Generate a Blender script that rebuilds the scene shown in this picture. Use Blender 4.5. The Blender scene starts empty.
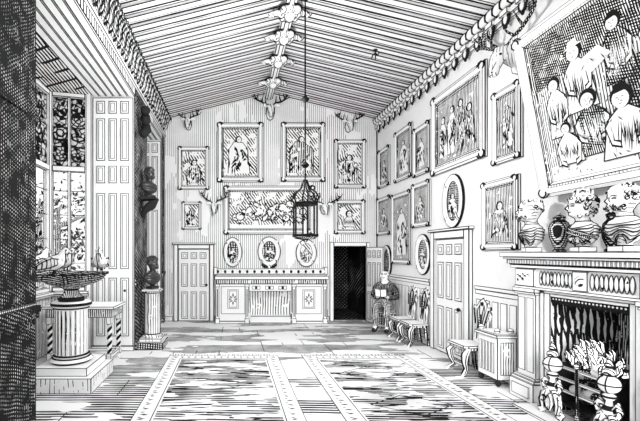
import bpy, bmesh, math, random
from mathutils import Vector, Matrix, noise as mnoise
C = bpy.context.scene.collection
PI = math.pi
F = 367.6                      # focal length in pixels of a 640 px wide frame
EYE = 1.85
def cs(*a): return [Vector(p) for p in a]

# ------------------------------------------------------------------ materials
_mats = {}
def plain(name, col, rough=.85, emit=0):
    if name in _mats: return _mats[name]
    m = bpy.data.materials.new(name); m.use_nodes = True
    b = m.node_tree.nodes['Principled BSDF']
    b.inputs['Base Color'].default_value = (col, col, col, 1) if not isinstance(col, tuple) else col
    b.inputs['Roughness'].default_value = rough
    b.inputs['Specular IOR Level'].default_value = .1
    # faint paper grain
    nt = m.node_tree; N = nt.nodes; L = nt.links
    tc = N.new('ShaderNodeTexCoord'); nz = N.new('ShaderNodeTexNoise'); nz.inputs['Scale'].default_value = 9
    L.new(tc.outputs['Object'], nz.inputs['Vector'])
    mr = N.new('ShaderNodeMapRange'); mr.inputs['To Min'].default_value = .96; mr.inputs['To Max'].default_value = 1.03
    L.new(nz.outputs['Fac'], mr.inputs['Value'])
    c0 = b.inputs['Base Color'].default_value[:]
    mx = N.new('ShaderNodeVectorMath'); mx.operation = 'SCALE'; mx.inputs[0].default_value = c0[:3]
    L.new(mr.outputs['Result'], mx.inputs['Scale']); L.new(mx.outputs[0], b.inputs['Base Color'])
    if emit:
        b.inputs['Emission Color'].default_value = (1, 1, 1, 1); b.inputs['Emission Strength'].default_value = emit
    _mats[name] = m; return m
PAPER = plain('white_paint', .86)
CREAM = plain('pale_plaster', .84)
INK = plain('black_line', .012)
SOOT = plain('soot_black', .02)
BRONZE = plain('dark_bronze', .025, .32); BRONZE.node_tree.nodes['Principled BSDF'].inputs['Specular IOR Level'].default_value = .6

def hatch(name, sets, paper=.86, ink=.012, crease=None, coord='Object'):
    """white surface carrying pen strokes: every set is a family of wobbling, broken parallel lines"""
    if name in _mats: return _mats[name]
    m = bpy.data.materials.new(name); m.use_nodes = True
    nt = m.node_tree; N = nt.nodes; L = nt.links
    b = N['Principled BSDF']; b.inputs['Roughness'].default_value = .85; b.inputs['Specular IOR Level'].default_value = .1
    tc = N.new('ShaderNodeTexCoord'); src = tc.outputs[coord]
    def math_(op, a, c=None):
        n = N.new('ShaderNodeMath'); n.operation = op
        for i, x in enumerate((a, c)):
            if x is None: continue
            if isinstance(x, (int, float)): n.inputs[i].default_value = x
            else: L.new(x, n.inputs[i])
        return n.outputs[0]
    def nz(scale, off, det=2, st=None):
        mp = N.new('ShaderNodeMapping'); mp.inputs['Location'].default_value = (off, off * .7, off * 1.3)
        if st: mp.inputs['Scale'].default_value = st
        L.new(src, mp.inputs['Vector'])
        n = N.new('ShaderNodeTexNoise'); n.inputs['Scale'].default_value = scale; n.inputs['Detail'].default_value = det
        L.new(mp.outputs[0], n.inputs['Vector']); return n.outputs['Fac']
    total = None
    for k, s in enumerate(sets):
        p = s['p']; v = Vector(s['v']).normalized() / p
        d = N.new('ShaderNodeVectorMath'); d.operation = 'DOT_PRODUCT'; d.inputs[1].default_value = v
        L.new(src, d.inputs[0])
        sc = s.get('ns', .09 / p)
        u = math_('ADD', d.outputs['Value'], math_('MULTIPLY', nz(sc, 3 + 7 * k, 1), s.get('wob', 1.2)))
        a = math_('ABSOLUTE', math_('SUBTRACT', math_('FRACT', u), .5))
        w = math_('MULTIPLY', math_('ADD', math_('MULTIPLY', nz(sc * 2.4, 11 + 5 * k), 1.3), .35), s['w'] * .5)
        ln = math_('LESS_THAN', a, w)
        if s.get('brk'):
            ln = math_('MULTIPLY', ln, math_('GREATER_THAN', nz(s.get('bs', .3 / p), 23 + 3 * k + s.get('seed', 0), 3, s.get('st')), s['brk']))
        total = ln if total is None else math_('MAXIMUM', total, ln)
    if crease:
        g = N.new('ShaderNodeNewGeometry')
        total = math_('MAXIMUM', total, math_('LESS_THAN', g.outputs['Pointiness'], crease))
    mx = N.new('ShaderNodeMix'); mx.data_type = 'RGBA'
    mx.inputs['A'].default_value = (paper,) * 3 + (1,); mx.inputs['B'].default_value = (ink,) * 3 + (1,)
    L.new(total, mx.inputs['Factor']); L.new(mx.outputs['Result'], b.inputs['Base Color'])
    _mats[name] = m; return m

VD = (.8, .62, 0)
def H(kind, Y):
    """line work whose pitch suits things about Y metres down the room"""
    q = max(2.5, round(Y * 2) / 2); px = q / F
    n = '%s_strokes_%d' % (kind, int(q * 10))
    if n in _mats: return _mats[n]
    K = {
     'light': [dict(v=VD, p=2.6*px, w=.2, brk=.47)],
     'vert':  [dict(v=VD, p=2.1*px, w=.34, brk=.38)],
     'sparse':[dict(v=VD, p=3.6*px, w=.16, brk=.5)],
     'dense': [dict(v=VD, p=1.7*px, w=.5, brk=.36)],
     'cross': [dict(v=VD, p=1.9*px, w=.55, brk=.28), dict(v=(.1, .1, 1), p=2.2*px, w=.4, brk=.4)],
     'dark':  [dict(v=VD, p=1.9*px, w=.75, brk=.22), dict(v=(.1, .1, 1), p=2.2*px, w=.6, brk=.33)],
     'diag':  [dict(v=(.8, .8, .62), p=1.8*px, w=.42, brk=.46), dict(v=(1, .3, .2), p=2.4*px, w=.3, brk=.56)],
     'contour': [dict(v=(.25, .12, 1), p=2.6*px, w=.42, brk=.42, wob=2)],
     'bowl': [dict(v=(.15, .12, 1), p=1.9*px, w=.72, brk=.3, wob=1.5), dict(v=(.8, .6, .4), p=3*px, w=.4, brk=.5, wob=1.5)],
     'stone': [dict(v=(.5, .2, 1), p=3.4*px, w=.2, brk=.55, wob=2.4)],
     'fur': [dict(v=(.9, .4, .5), p=2.5*px, w=.36, brk=.44, wob=2.5)],
    }[kind]
    return hatch(n, K)

# ------------------------------------------------------------------ mesh builder
class MB:
    def __init__(s, mat=None, t=.01, ol=None, w=.006):
        s.ol = ol; s.w = w; s.v = []; s.f = []; s.m = []; s.sm = []; s.mats = []; s.mat = mat or PAPER; s.t = t; s.M = Matrix.Identity(4)
    def mi(s, m):
        m = m or s.mat
        if m not in s.mats: s.mats.append(m)
        return s.mats.index(m)
    def add(s, pts, faces, mat=None, smooth=False):
        b = len(s.v); k = s.mi(mat)
        s.v.extend(s.M @ Vector(p) for p in pts)
        for f in faces:
            s.f.append(tuple(b + i for i in f)); s.m.append(k); s.sm.append(smooth)
    def poly(s, pts, mat=None): s.add(pts, [tuple(range(len(pts)))], mat)
    def inked(s, pts, mat=None, t=None, ink=None):
        """planar polygon whose rim is a drawn line of width t"""
        t = s.t if t is None else t
        pts = [Vector(p) for p in pts]; n = len(pts)
        if not t: return s.poly(pts, mat)
        nor = Vector((0, 0, 0))
        for i in range(n): nor += pts[i].cross(pts[(i + 1) % n])
        ar = nor.length / 2; per = sum((pts[i] - pts[i - 1]).length for i in range(n))
        if ar < 1e-9: return
        nor.normalize(); t = min(t, .62 * ar / per)
        inn = []
        for i in range(n):
            e1 = (pts[i] - pts[i - 1]).normalized(); e2 = (pts[(i + 1) % n] - pts[i]).normalized()
            n1 = nor.cross(e1); n2 = nor.cross(e2)
            d = 1 + n1.dot(n2)
            inn.append(pts[i] + (n1 + n2) * (t / max(d, .25)))
        k = ink or INK
        s.add(pts + inn, [(i, (i + 1) % n, n + (i + 1) % n, n + i) for i in range(n)], k)
        s.add(inn, [tuple(range(n))], mat)
    def hexa(s, p, mat=None, t=None, top=None):
        """p: bottom 4 then top 4, counter-clockwise"""
        for q in ((3, 2, 1, 0), (4, 5, 6, 7), (0, 1, 5, 4), (1, 2, 6, 5), (2, 3, 7, 6), (3, 0, 4, 7)):
            s.inked([p[i] for i in q], top if (top and q[0] == 4) else mat, t)
    def box(s, x0, x1, y0, y1, z0, z1, mat=None, t=None, top=None):
        x0, x1 = min(x0, x1), max(x0, x1); y0, y1 = min(y0, y1), max(y0, y1); z0, z1 = min(z0, z1), max(z0, z1)
        s.hexa([(x0,y0,z0),(x1,y0,z0),(x1,y1,z0),(x0,y1,z0),(x0,y0,z1),(x1,y0,z1),(x1,y1,z1),(x0,y1,z1)], mat, t, top)
    def prism(s, out, a, b, mat=None, t=None, axis='y', side=None):
        """outline of 2-D points extruded a..b along an axis; axis y: (x,z), x: (y,z), z: (x,y)"""
        if axis == 'y': P = lambda u, w, d: (u, d, w)
        elif axis == 'x': P = lambda u, w, d: (d, u, w)
        else: P = lambda u, w, d: (u, w, d)
        A = [P(u, w, a) for u, w in out]; B = [P(u, w, b) for u, w in out]; n = len(out)
        s.inked(A, mat, t); s.inked(B[::-1], mat, t)
        for i in range(n):
            j = (i + 1) % n; s.inked([A[j], A[i], B[i], B[j]], side or mat, t)
    def lathe(s, prof, c=(0, 0, 0), seg=24, mat=None, lines=(), sx=1, sy=1, smooth=True, caps=True):
        """prof [(r,z)]; lines: profile segments drawn black"""
        n = len(prof); pts = []
        for r, z in prof:
            for k in range(seg):
                a = 2 * PI * k / seg
                pts.append((c[0] + r * sx * math.cos(a), c[1] + r * sy * math.sin(a), c[2] + z))
        for i in range(n - 1):
            fs = [(i*seg + k, i*seg + (k+1) % seg, (i+1)*seg + (k+1) % seg, (i+1)*seg + k) for k in range(seg)]
            b = len(s.v)
            s.add([pts[j] for j in range(i*seg, (i+2)*seg)], [tuple(q - i*seg for q in f) for f in fs], INK if i in lines else mat, smooth)
        if caps:
            if prof[0][0] > 1e-4: s.add(pts[:seg], [tuple(range(seg))[::-1]], mat)
            if prof[-1][0] > 1e-4: s.add(pts[-seg:], [tuple(range(seg))], mat)
        if s.ol and mat is not INK:
            a0 = math.atan2(s.ol.y, s.ol.x)
            for a in (a0 + PI/2, a0 - PI/2):
                s.contour([(c[0] + r*sx*math.cos(a), c[1] + r*sy*math.sin(a), c[2] + z) for r, z in prof])
    def tube(s, path, rad, seg=8, mat=None, smooth=True, flat=1.0, up=None, caps=True, raw=False):
        path = [Vector(p) for p in path]; n = len(path)
        if not isinstance(rad, (list, tuple)): rad = [rad] * n
        T = []
        for i in range(n):
            d = path[min(i + 1, n - 1)] - path[max(i - 1, 0)]; T.append(d.normalized() if d.length > 1e-9 else Vector((0, 0, 1)))
        U = Vector(up) if up else (Vector((0, 0, 1)) if abs(T[0].z) < .9 else Vector((1, 0, 0)))
        pts = []
        for i in range(n):
            U = U - T[i] * U.dot(T[i])
            if U.length < 1e-5: U = T[i].orthogonal()
            U.normalize(); W = T[i].cross(U)
            for k in range(seg):
                a = 2 * PI * k / seg
                pts.append(path[i] + (U * math.cos(a) + W * math.sin(a) * flat) * max(rad[i], 1e-4))
        fs = [(i*seg + k, i*seg + (k+1) % seg, (i+1)*seg + (k+1) % seg, (i+1)*seg + k) for i in range(n-1) for k in range(seg)]
        if caps: fs += [tuple(range(seg))[::-1], tuple(range((n-1)*seg, n*seg))]
        s.add(pts, fs, mat, smooth)
        if s.ol and mat is not INK and not raw:
            v = s.ol.normalized(); rows = [pts[i*seg:(i+1)*seg] for i in range(n)]
            for sg in (-1, 1):
                line = []
                for i in range(n):
                    side = T[i].cross(v)
                    if side.length < .15: continue
                    line.append(max(rows[i], key=lambda p: sg*(p-path[i]).dot(side)))
                if len(line) > 1: s.contour(line)
    def contour(s, line, w=None):
        """raised dark line along a form"""
        w = w or s.w; n = len(line)
        s.tube(line, [w*(.55 + .6*math.sin(PI*min(1, (i+.6)/n))) for i in range(n)], 5, INK, raw=True)
    def ball(s, c, r, mat=None, u=14, v=9, disp=None):
        if not isinstance(r, (tuple, list)): r = (r, r, r)
        pts = [(c[0], c[1], c[2] - r[2])]
        for i in range(1, v):
            th = PI * i / v
            for k in range(u):
                a = 2 * PI * k / u
                pts.append((c[0] + r[0]*math.sin(th)*math.cos(a), c[1] + r[1]*math.sin(th)*math.sin(a), c[2] - r[2]*math.cos(th)))
        pts.append((c[0], c[1], c[2] + r[2])); e = len(pts) - 1
        if disp: pts = [disp(Vector(p), Vector(c)) for p in pts]
        fs = [(0, 1 + (k+1) % u, 1 + k) for k in range(u)]
        for i in range(v - 2):
            fs += [(1 + i*u + k, 1 + i*u + (k+1) % u, 1 + (i+1)*u + (k+1) % u, 1 + (i+1)*u + k) for k in range(u)]
        fs += [(e, 1 + (v-2)*u + k, 1 + (v-2)*u + (k+1) % u) for k in range(u)]
        s.add(pts, fs, mat, True)
        if s.ol and mat is not INK and min(r) > s.w*1.5:
            m = Vector((s.ol.x/r[0], s.ol.y/r[1], s.ol.z/r[2])).normalized(); e1 = m.orthogonal().normalized(); e2 = m.cross(e1); ln = []
            for k in range(19):
                q = e1*math.cos(2*PI*k/18) + e2*math.sin(2*PI*k/18); p = Vector((c[0]+q.x*r[0], c[1]+q.y*r[1], c[2]+q.z*r[2])); ln.append(disp(p, Vector(c)) if disp else p)
            s.tube(ln, s.w*.9, 5, INK, raw=True, caps=False)
    # flat drawing inside a picture: x, z on the canvas, lay = paint layer
    def ell(s, x, z, rx, rz, mat, y=0, n=16, rot=0):
        s.poly([(x + rx*math.cos(a)*math.cos(rot) - rz*math.sin(a)*math.sin(rot), y, z + rx*math.cos(a)*math.sin(rot) + rz*math.sin(a)*math.cos(rot)) for a in (2*PI*k/n for k in range(n))], mat)
    def shape(s, pts, mat, y=0): s.poly([(p[0], y, p[1]) for p in pts], mat)
    def stroke(s, a, b, w, y=0, mat=None):
        a = Vector((a[0], a[1])); b = Vector((b[0], b[1])); d = b - a
        if d.length < 1e-6: return
        n = Vector((-d.y, d.x)).normalized() * w / 2; m = (a + b) / 2
        s.poly([(a.x, y, a.y), (m.x - n.x, y, m.y - n.y), (b.x, y, b.y), (m.x + n.x, y, m.y + n.y)], mat or INK)
    def build(s, name, parent=None, origin=None, recalc=True, weld=True):
        me = bpy.data.meshes.new(name)
        o0 = Vector(origin) if origin else Vector((0, 0, 0))
        me.from_pydata([v - o0 for v in s.v], [], s.f)
        for m in s.mats: me.materials.append(m)
        me.polygons.foreach_set('material_index', s.m); me.polygons.foreach_set('use_smooth', s.sm)
        bm = bmesh.new(); bm.from_mesh(me)
        if weld: bmesh.ops.remove_doubles(bm, verts=bm.verts, dist=2e-5)
        if recalc: bmesh.ops.recalc_face_normals(bm, faces=bm.faces)
        bm.to_mesh(me); bm.free()
        if any(s.sm): me.set_sharp_from_angle(angle=math.radians(48))
        o = bpy.data.objects.new(name, me); C.objects.link(o)
        if parent: o.parent = parent
        elif origin: o.location = o0
        return o

def tag(o, label, cat, group=None):
    o['label'] = label; o['category'] = cat
    if group: o['group'] = group
    return o
def thing(name, label, cat, loc=(0, 0, 0), rot=0, group=None, tilt=0):
    o = bpy.data.objects.new(name, None); o.empty_display_size = .1; C.objects.link(o)
    o.location = loc; o.rotation_euler = (tilt, 0, rot)
    return tag(o, label, cat, group)
def struct(o): o['kind'] = 'structure'; return o
def dup(root, loc, rot=None, label=None):
    r = root.copy(); C.objects.link(r); r.location = loc
    if rot is not None: r.rotation_euler = (root.rotation_euler[0], 0, rot)
    if label: r['label'] = label
    for ch in list(root.children):
        c = ch.copy(); C.objects.link(c); c.parent = r
        for g in list(ch.children):
            d = g.copy(); C.objects.link(d); d.parent = c
    return r
def viewof(loc, rot=0, h=0):
    v = Vector(loc) + Vector((0, 0, h - EYE)); c, q = math.cos(-rot), math.sin(-rot)
    return Vector((v.x*c - v.y*q, v.x*q + v.y*c, v.z))
def T(Y): return .0019 * Y     # pen line at distance Y

XL, XR, YB = -1.85, 3.95, 10.0
EAVE, RIDGE, XRI = 5.45, 6.17, 1.0
def bx(px, Y=YB): return (px - 232) * Y / F
def bz(py, Y=YB): return EYE - (py - 253) * Y / F
def ry(px, X=XR): return F * X / (px - 232)
FLOORSEED = 0; SKY = 1.0; SUNE = .6; FILL = 74; EXPO = 2.3
# ================================================================== THE SETTING
YN = -5.0                                                       # near limit of the room shell
# ---- floor: pale boards with pen grain and streaks drawn in for cast shadows
FLOORM = hatch('floor_grain_shadow_strokes', [
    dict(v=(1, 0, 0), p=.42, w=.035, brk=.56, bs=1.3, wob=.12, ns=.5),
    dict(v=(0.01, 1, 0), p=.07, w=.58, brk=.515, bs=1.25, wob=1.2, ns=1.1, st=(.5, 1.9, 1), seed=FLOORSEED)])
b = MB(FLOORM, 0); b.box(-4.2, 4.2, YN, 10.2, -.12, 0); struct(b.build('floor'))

# ---- ceiling: two shallow slopes of boards
GAPM = hatch('ceiling_recess_strokes', [dict(v=(0, 1, 0), p=.055, w=.62, brk=.25, bs=.9, wob=.35, ns=.5)])
b = MB(PAPER, .011)
for sx in (-1, 1):
    xe = XL - .25 if sx < 0 else XR + .25
    ze = RIDGE - (RIDGE - EAVE) * abs(xe - XRI) / (abs((XL if sx < 0 else XR) - XRI))
    b.hexa(cs((xe, YN, ze+.05), (XRI, YN, RIDGE+.05), (XRI, 10.2, RIDGE+.05), (xe, 10.2, ze+.05),
              (xe, YN, ze+.2), (XRI, YN, RIDGE+.2), (XRI, 10.2, RIDGE+.2), (xe, 10.2, ze+.2)), GAPM, 0)
    y = -4.8
    while y < 10.0:
        w = .115
        b.hexa(cs((xe, y, ze), (XRI, y, RIDGE), (XRI, y+w, RIDGE), (xe, y+w, ze), (xe, y, ze+.06), (XRI, y, RIDGE+.06), (XRI, y+w, RIDGE+.06), (xe, y+w, ze+.06)), PAPER, .0022*max(y, 4))
        y += .245
struct(b.build('ceiling'))
b = MB(PAPER, .012); b.t = .016; b.box(XRI-.1, XRI+.1, YN, 9.99, RIDGE-.13, RIDGE+.04); b.box(XRI-.045, XRI+.045, YN, 9.99, RIDGE-.16, RIDGE-.13)
struct(b.build('trim_1'))
# carved bosses along the ridge
def boss_mb():
    b = MB(H('fur', 7), .01, ol=viewof((XRI, 7.5, RIDGE)), w=.011)
    for k in range(8):
        a = 2*PI*k/8
        b.ball((.13*math.cos(a), .13*math.sin(a), -.02), (.085, .085, .06), H('fur', 7), 10, 6)
    b.ball((0, 0, -.06), .09, PAPER, 12, 7); b.lathe([(.2, .02), (.22, .035), (.2, .05)], seg=20, mat=INK)
    for k in (-1, 1):
        b.tube([(k*.16, 0, 0), (k*.28, .04, .0), (k*.34, 0, -.05), (k*.29, -.03, -.09)], [.05, .045, .035, .02], 7, H('fur', 7))
    return b
bo = boss_mb().build('ceiling_boss')
for i, (y, l) in enumerate(((6.35, 'carved leafy boss on the ceiling ridge farthest from the gable wall'), (7.06, 'carved leafy boss on the ceiling ridge, second from the near end'),
                            (7.95, 'carved leafy boss on the ceiling ridge, second from the gable stag head'), (8.95, 'carved leafy boss on the ceiling ridge closest to the gable stag head'))):
    o = bo if i == 0 else bo.copy()
    if i: C.objects.link(o)
    o.location = (XRI, y, RIDGE-.16); tag(o, l, 'ceiling boss', 'bosses along the ceiling ridge')
b = MB(INK); b.lathe([(.05, 0), (.05, -.01), (.012, -.02), (.012, -.06)], seg=10)
b.tube([(0, 0, -.06), (-.05, 0, -.1), (-.07, 0, -.16)], .012, 6); b.tube([(0, 0, -.06), (.05, 0, -.1), (.07, 0, -.05)], .012, 6); b.tube([(0, 0, -.06), (0, 0, -.2)], .012, 6)
o = b.build('ceiling_hook'); o.location = (2.75, 7.05, 5.745); tag(o, 'small black forked hook in the middle of the ceiling slope', 'hook')

# ---- back wall with the dark doorway
WALLSHADE = hatch('gable_shade_strokes', [dict(v=(1, 0, 0), p=.055, w=.2, brk=.43, bs=2.2, wob=.5, ns=.8, st=(1, 1, .3))])  # fine vertical strokes put the gable wall's shade into its colour
DX0, DX1, DZ = bx(333.5), bx(366), 2.03
def gz(x): return RIDGE + .1 - (RIDGE - EAVE) * abs(x - XRI) / (XRI - XL if x < XRI else XR - XRI)
b = MB(WALLSHADE, 0)
b.prism([(XL-.2, 0), (DX0, 0), (DX0, gz(DX0)), (XRI, gz(XRI)), (XL-.2, gz(XL-.2))], YB, YB+.2)
b.prism([(DX0, DZ), (DX1, DZ), (DX1, gz(DX1)), (DX0, gz(DX0))], YB, YB+.2)
b.prism([(DX1, 0), (XR+.2, 0), (XR+.2, gz(XR+.2)), (DX1, gz(DX1))], YB, YB+.2)
struct(b.build('wall_back', weld=False))
DK = H('cross', 10)
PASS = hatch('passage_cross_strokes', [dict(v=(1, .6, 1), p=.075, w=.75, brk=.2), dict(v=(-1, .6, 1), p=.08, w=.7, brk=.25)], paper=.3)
b = MB(PASS, 0)
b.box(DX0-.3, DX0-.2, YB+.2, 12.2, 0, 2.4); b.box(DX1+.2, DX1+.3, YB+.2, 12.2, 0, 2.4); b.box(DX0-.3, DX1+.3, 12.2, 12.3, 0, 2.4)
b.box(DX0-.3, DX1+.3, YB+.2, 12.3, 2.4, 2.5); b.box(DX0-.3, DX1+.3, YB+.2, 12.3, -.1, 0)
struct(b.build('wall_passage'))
# ---- right wall with the fireplace hole
FY0, FY1, FZ = 3.49, 4.36, 1.33
b = MB(PAPER, 0)
b.box(XR, XR+.15, FY1, YB+.2, 0, EAVE+.1); b.box(XR, XR+.15, YN, FY0, 0, EAVE+.1); b.box(XR, XR+.15, FY0, FY1, FZ, EAVE+.1)
struct(b.build('wall_right', weld=False))
FB = hatch('sooty_fireback_strokes', [dict(v=(.5, 1, 0), p=.019, w=.5, brk=.2), dict(v=(.7, 1, .1), p=.027, w=.45, brk=.42)], paper=.8)
b = MB(FB, .004)
fx = XR + .5
b.inked(cs((fx, FY0+.12, 0), (fx, FY1-.12, 0), (fx, FY1-.12, FZ+.2), (fx, FY0+.12, FZ+.2)))
b.inked(cs((fx, FY1-.12, 0), (XR-.17, FY1, 0), (XR-.17, FY1, FZ), (fx, FY1-.12, FZ+.2)))
b.inked(cs((fx, FY0+.12, 0), (XR-.17, FY0, 0), (XR-.17, FY0, FZ), (fx, FY0+.12, FZ+.2)))
b.inked(cs((fx, FY0+.12, FZ+.2), (fx, FY1-.12, FZ+.2), (XR-.17, FY1, FZ), (XR-.17, FY0, FZ)))
b.inked(cs((fx, FY0+.12, .002), (fx, FY1-.12, .002), (XR-.17, FY1, .002), (XR-.17, FY0, .002)))
struct(b.build('wall_firebox'))
# ---- corner lines, baseboards
b = MB(INK, 0); b.box(XL, XL+.02, YB-.02, YB, 0, EAVE); b.box(XR-.02, XR, YB-.02, YB, 0, EAVE); struct(b.build('trim_2', weld=False))
b = MB(PAPER, .012); b.box(bx(214.5), bx(329), YB-.03, YB, 0, .13); b.box(XL, bx(173), YB-.03, YB, 0, .13); struct(b.build('baseboard_back'))

# ---- cornices
def cornice_left():
    y0, y1 = YN, YB - .02
    b = MB(PAPER, .010)
    b.box(XL, XL+.05, y0, y1, 5.0, 5.08); b.box(XL, XL+.06, y0, y1, 5.08, 5.42, H('vert', 6), 0)
    b.box(XL, XL+.2, y0, y1, 5.38, 5.5)
    y = 3.6
    while y < y1 - .2:
        t = T(y) * .9
        # curled leaf
        for dy, sc in ((0, 1), (.1, .75)):
            yy = y + dy
            b.tube([(XL+.06, yy+.07, 5.08), (XL+.1, yy+.035, 5.14), (XL+.12, yy, 5.24*1), (XL+.17, yy-.03, 5.33), (XL+.23, yy-.02, 5.36), (XL+.24, yy+.02, 5.30)],
                   [.012, .04*sc, .05*sc, .045*sc, .035*sc, .02], 6, H('fur', max(5, y)), flat=.7)
        b.tube([(XL+.05, y-.05, 5.05), (XL+.09, y-.03, 5.1), (XL+.11, y-.06, 5.2), (XL+.15, y-.1, 5.3)], [.018, .025, .025, .015], 5, INK)
        for dx, dy in ((.0, -.055), (.05, .0), (.0, .05)):
            b.tube([(XL+.07+dx, y+dy+.06, 5.07), (XL+.12+dx, y+dy+.02, 5.16), (XL+.14+dx, y+dy-.01, 5.26), (XL+.2+dx, y+dy-.04, 5.35), (XL+.25+dx*.5, y+dy-.01, 5.37), (XL+.25, y+dy+.03, 5.31)], [.006, .011, .012, .012, .010, .006], 5, INK)
        b.ball((XL+.17, y+.03, 5.44), (.05, .06, .045), PAPER, 8, 5); b.tube([(XL+.2, y-.02, 5.41), (XL+.235, y+.03, 5.44), (XL+.2, y+.08, 5.475)], .010, 5, INK); b.box(XL+.16, XL+.215, y+.09, y+.115, 5.4, 5.49, INK, 0)
        y += .2
    return b
struct(cornice_left().build('trim_3', weld=False))
def cornice_right():
    y0, y1 = YN, YB - .02
    b = MB(PAPER, .010)
    b.box(XR-.04, XR, y0, y1, 5.14, 5.2); b.box(XR-.07, XR, y0, y1, 5.2, 5.3)
    y = 4.6
    # rope roll made of short slanted billets
    b.tube([(XR-.1, y0, 5.38), (XR-.1, y1, 5.38)], .07, 10, PAPER)
    while y < y1 - .1:
        for k in range(2):
            q = y + k * .15
            b.tube([(XR-.035, q+.05, 5.30), (XR-.15, q+.02, 5.33), (XR-.18, q-.02, 5.39), (XR-.12, q-.05, 5.46)], [.012, .017, .017, .012], 5, INK)
        # pendant loop
        z = 5.2; r = .055
        loop = [(XR-.075, y + r*math.cos(a), z - .045 + .085*math.sin(a)) for a in [PI*.5 + 2*PI*j/12 for j in range(13)]]
        b.tube(loop, .021, 6, INK, caps=False)
        b.ball((XR-.075, y, z-.05), (.03, .042, .065), PAPER, 10, 6); b.ball((XR-.075, y, z-.15), (.022, .022, .03), INK, 8, 5)
        b.box(XR-.12, XR-.04, y-.075, y+.075, 5.21, 5.29, PAPER)
        y += .3
    return b
struct(cornice_right().build('trim_4', weld=False))

# ---- left wall: piers, spandrel, two bays with panelled jambs
HEAD = 4.86
J1, J2, J3 = 7.0, 8.0, 9.7         # bay one ends, bay two begins, ends
NP = 3.47                          # end of the near pier
XB, XF = -2.65, -3.40              # back of the jambs, front of the bay
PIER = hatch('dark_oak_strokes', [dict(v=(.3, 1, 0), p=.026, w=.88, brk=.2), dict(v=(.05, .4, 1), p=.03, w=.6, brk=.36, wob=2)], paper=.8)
PIER2 = hatch('pier_shade_strokes', [dict(v=(.3, 1, 0), p=.055, w=.8, brk=.22), dict(v=(.05, .4, 1), p=.07, w=.5, brk=.36)])  # shade on the farther pier faces, drawn into their colour
def pier(y0, y1, mat, t, carve):
    b = MB(mat, t)
    b.box(XB, XL, y0, y1, 0, HEAD + .6)
    b.box(XL, XL+.035, y0, y1, 0, .16); b.box(XL, XL+.05, y0, y1, 1.3, 1.36); b.box(XL, XL+.03, y0, y1, 1.24, 1.3)
    if carve:
        b.box(XL, XL+.02, y0, y1-.03, 1.36, 1.385, H('dense', 3.5))
        y = y1 - .16
        b.box(XL, XL+.02, y-.5, y, .26, 1.15); b.box(XL, XL+.02, y-.5, y, 1.55, 3.0); b.box(XL, XL+.02, y-.5, y, 3.1, 4.9)
        b.box(XL, XL+.018, y-.95, y-.03, 1.62, 2.45, SOOT, .004)
    return b
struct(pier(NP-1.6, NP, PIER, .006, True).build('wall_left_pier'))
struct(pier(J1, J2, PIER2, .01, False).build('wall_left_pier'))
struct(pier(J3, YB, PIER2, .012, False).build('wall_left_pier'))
b = MB(hatch('spandrel_strokes', [dict(v=(0, 1, 0), p=.09, w=.4, brk=.4)]), .01)
b.box(XL-.4, XL, NP, J1, HEAD, EAVE+.1); b.box(XL-.4, XL, J2, J3, HEAD, EAVE+.1); b.box(XL-.4, XL, YN, NP-1.6, 0, EAVE+.1)
struct(b.build('wall_left', weld=False))
# soffit of bay one: boards, then the darker inner ceiling
b = MB(PAPER, .008)
n = 6; xs = [XL-.0 + (XB - XL) * i / n for i in range(n+1)]
for i in range(n):
    b.box(xs[i+1]+.012, xs[i]-.012, NP, J1, HEAD-.03, HEAD+.02, PAPER, .009)
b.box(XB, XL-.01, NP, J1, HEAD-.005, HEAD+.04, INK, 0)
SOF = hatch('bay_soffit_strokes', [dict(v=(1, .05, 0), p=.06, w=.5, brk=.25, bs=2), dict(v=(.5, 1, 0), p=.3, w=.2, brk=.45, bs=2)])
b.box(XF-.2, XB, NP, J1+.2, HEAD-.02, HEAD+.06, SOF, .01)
struct(b.build('ceiling_bay', weld=False))
b = MB(PAPER, .01)
for i in range(n): b.box(xs[i+1]+.012, xs[i]-.012, J2, J3, HEAD-.03, HEAD+.02, PAPER, .012)
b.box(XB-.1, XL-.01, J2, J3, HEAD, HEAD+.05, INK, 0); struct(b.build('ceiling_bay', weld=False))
# jamb walls behind the shutters
b = MB(PAPER, .009); b.box(XB, XL-.005, J1-.004, J1, 0, HEAD); b.box(XB-.1, XB, J1-.08, J1+.1, 0, HEAD, PAPER, .012); struct(b.build('wall_jamb', weld=False))
b = MB(PAPER, .012); b.box(XB, XL-.005, J3-.004, J3, 0, HEAD); struct(b.build('wall_jamb', weld=False))

# ---- panelled boards: used by doors and shutters. local x 0..w, z 0..h, front at y = 0 looking to -y
def panelled(b, w, h, th, xs, rows, t, relief=.014):
    b.box(0, w, 0, th, 0, h, PAPER, t)
    for (z0, z1) in rows:
        for (x0, x1) in xs:
            b.box(x0*w, x1*w, -relief, 0, z0*h, z1*h, PAPER, t*1.0)
            m = min((x1-x0)*w, (z1-z0)*h) * .24
            b.box(x0*w+m, x1*w-m, -relief-.008, -relief, z0*h+m, z1*h-m, PAPER, t*.7)
    return b
COL3 = [(.1, .31), (.4, .6), (.69, .9)]
SH = [(.018, .235), (.255, .305), (.33, .62), (.655, .715), (.745, .925), (.945, .985)]
SH = [(.04, .275), (.31, .615), (.655, .725), (.745, .915), (.935, .985)]
def shutter(name, y, label, t):
    t_ = thing(name, label, 'window shutter', (XB+.015, y-.045, .09))
    w = XL - XB - .035
    b = MB(PAPER, t); panelled(b, w, HEAD-.16, .03, COL3, SH, t); b.build('panelled_leaf', t_)
    k = MB(INK); k.lathe([(.012, 0), (.03, .012), (.022, .03), (0, .035)], seg=10); k.v = [Vector((v.x, -v.z, v.y)) for v in k.v]
    o = k.build('knob', t_); o.location = (w*.8, -.0, 1.05)
    return t_
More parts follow.
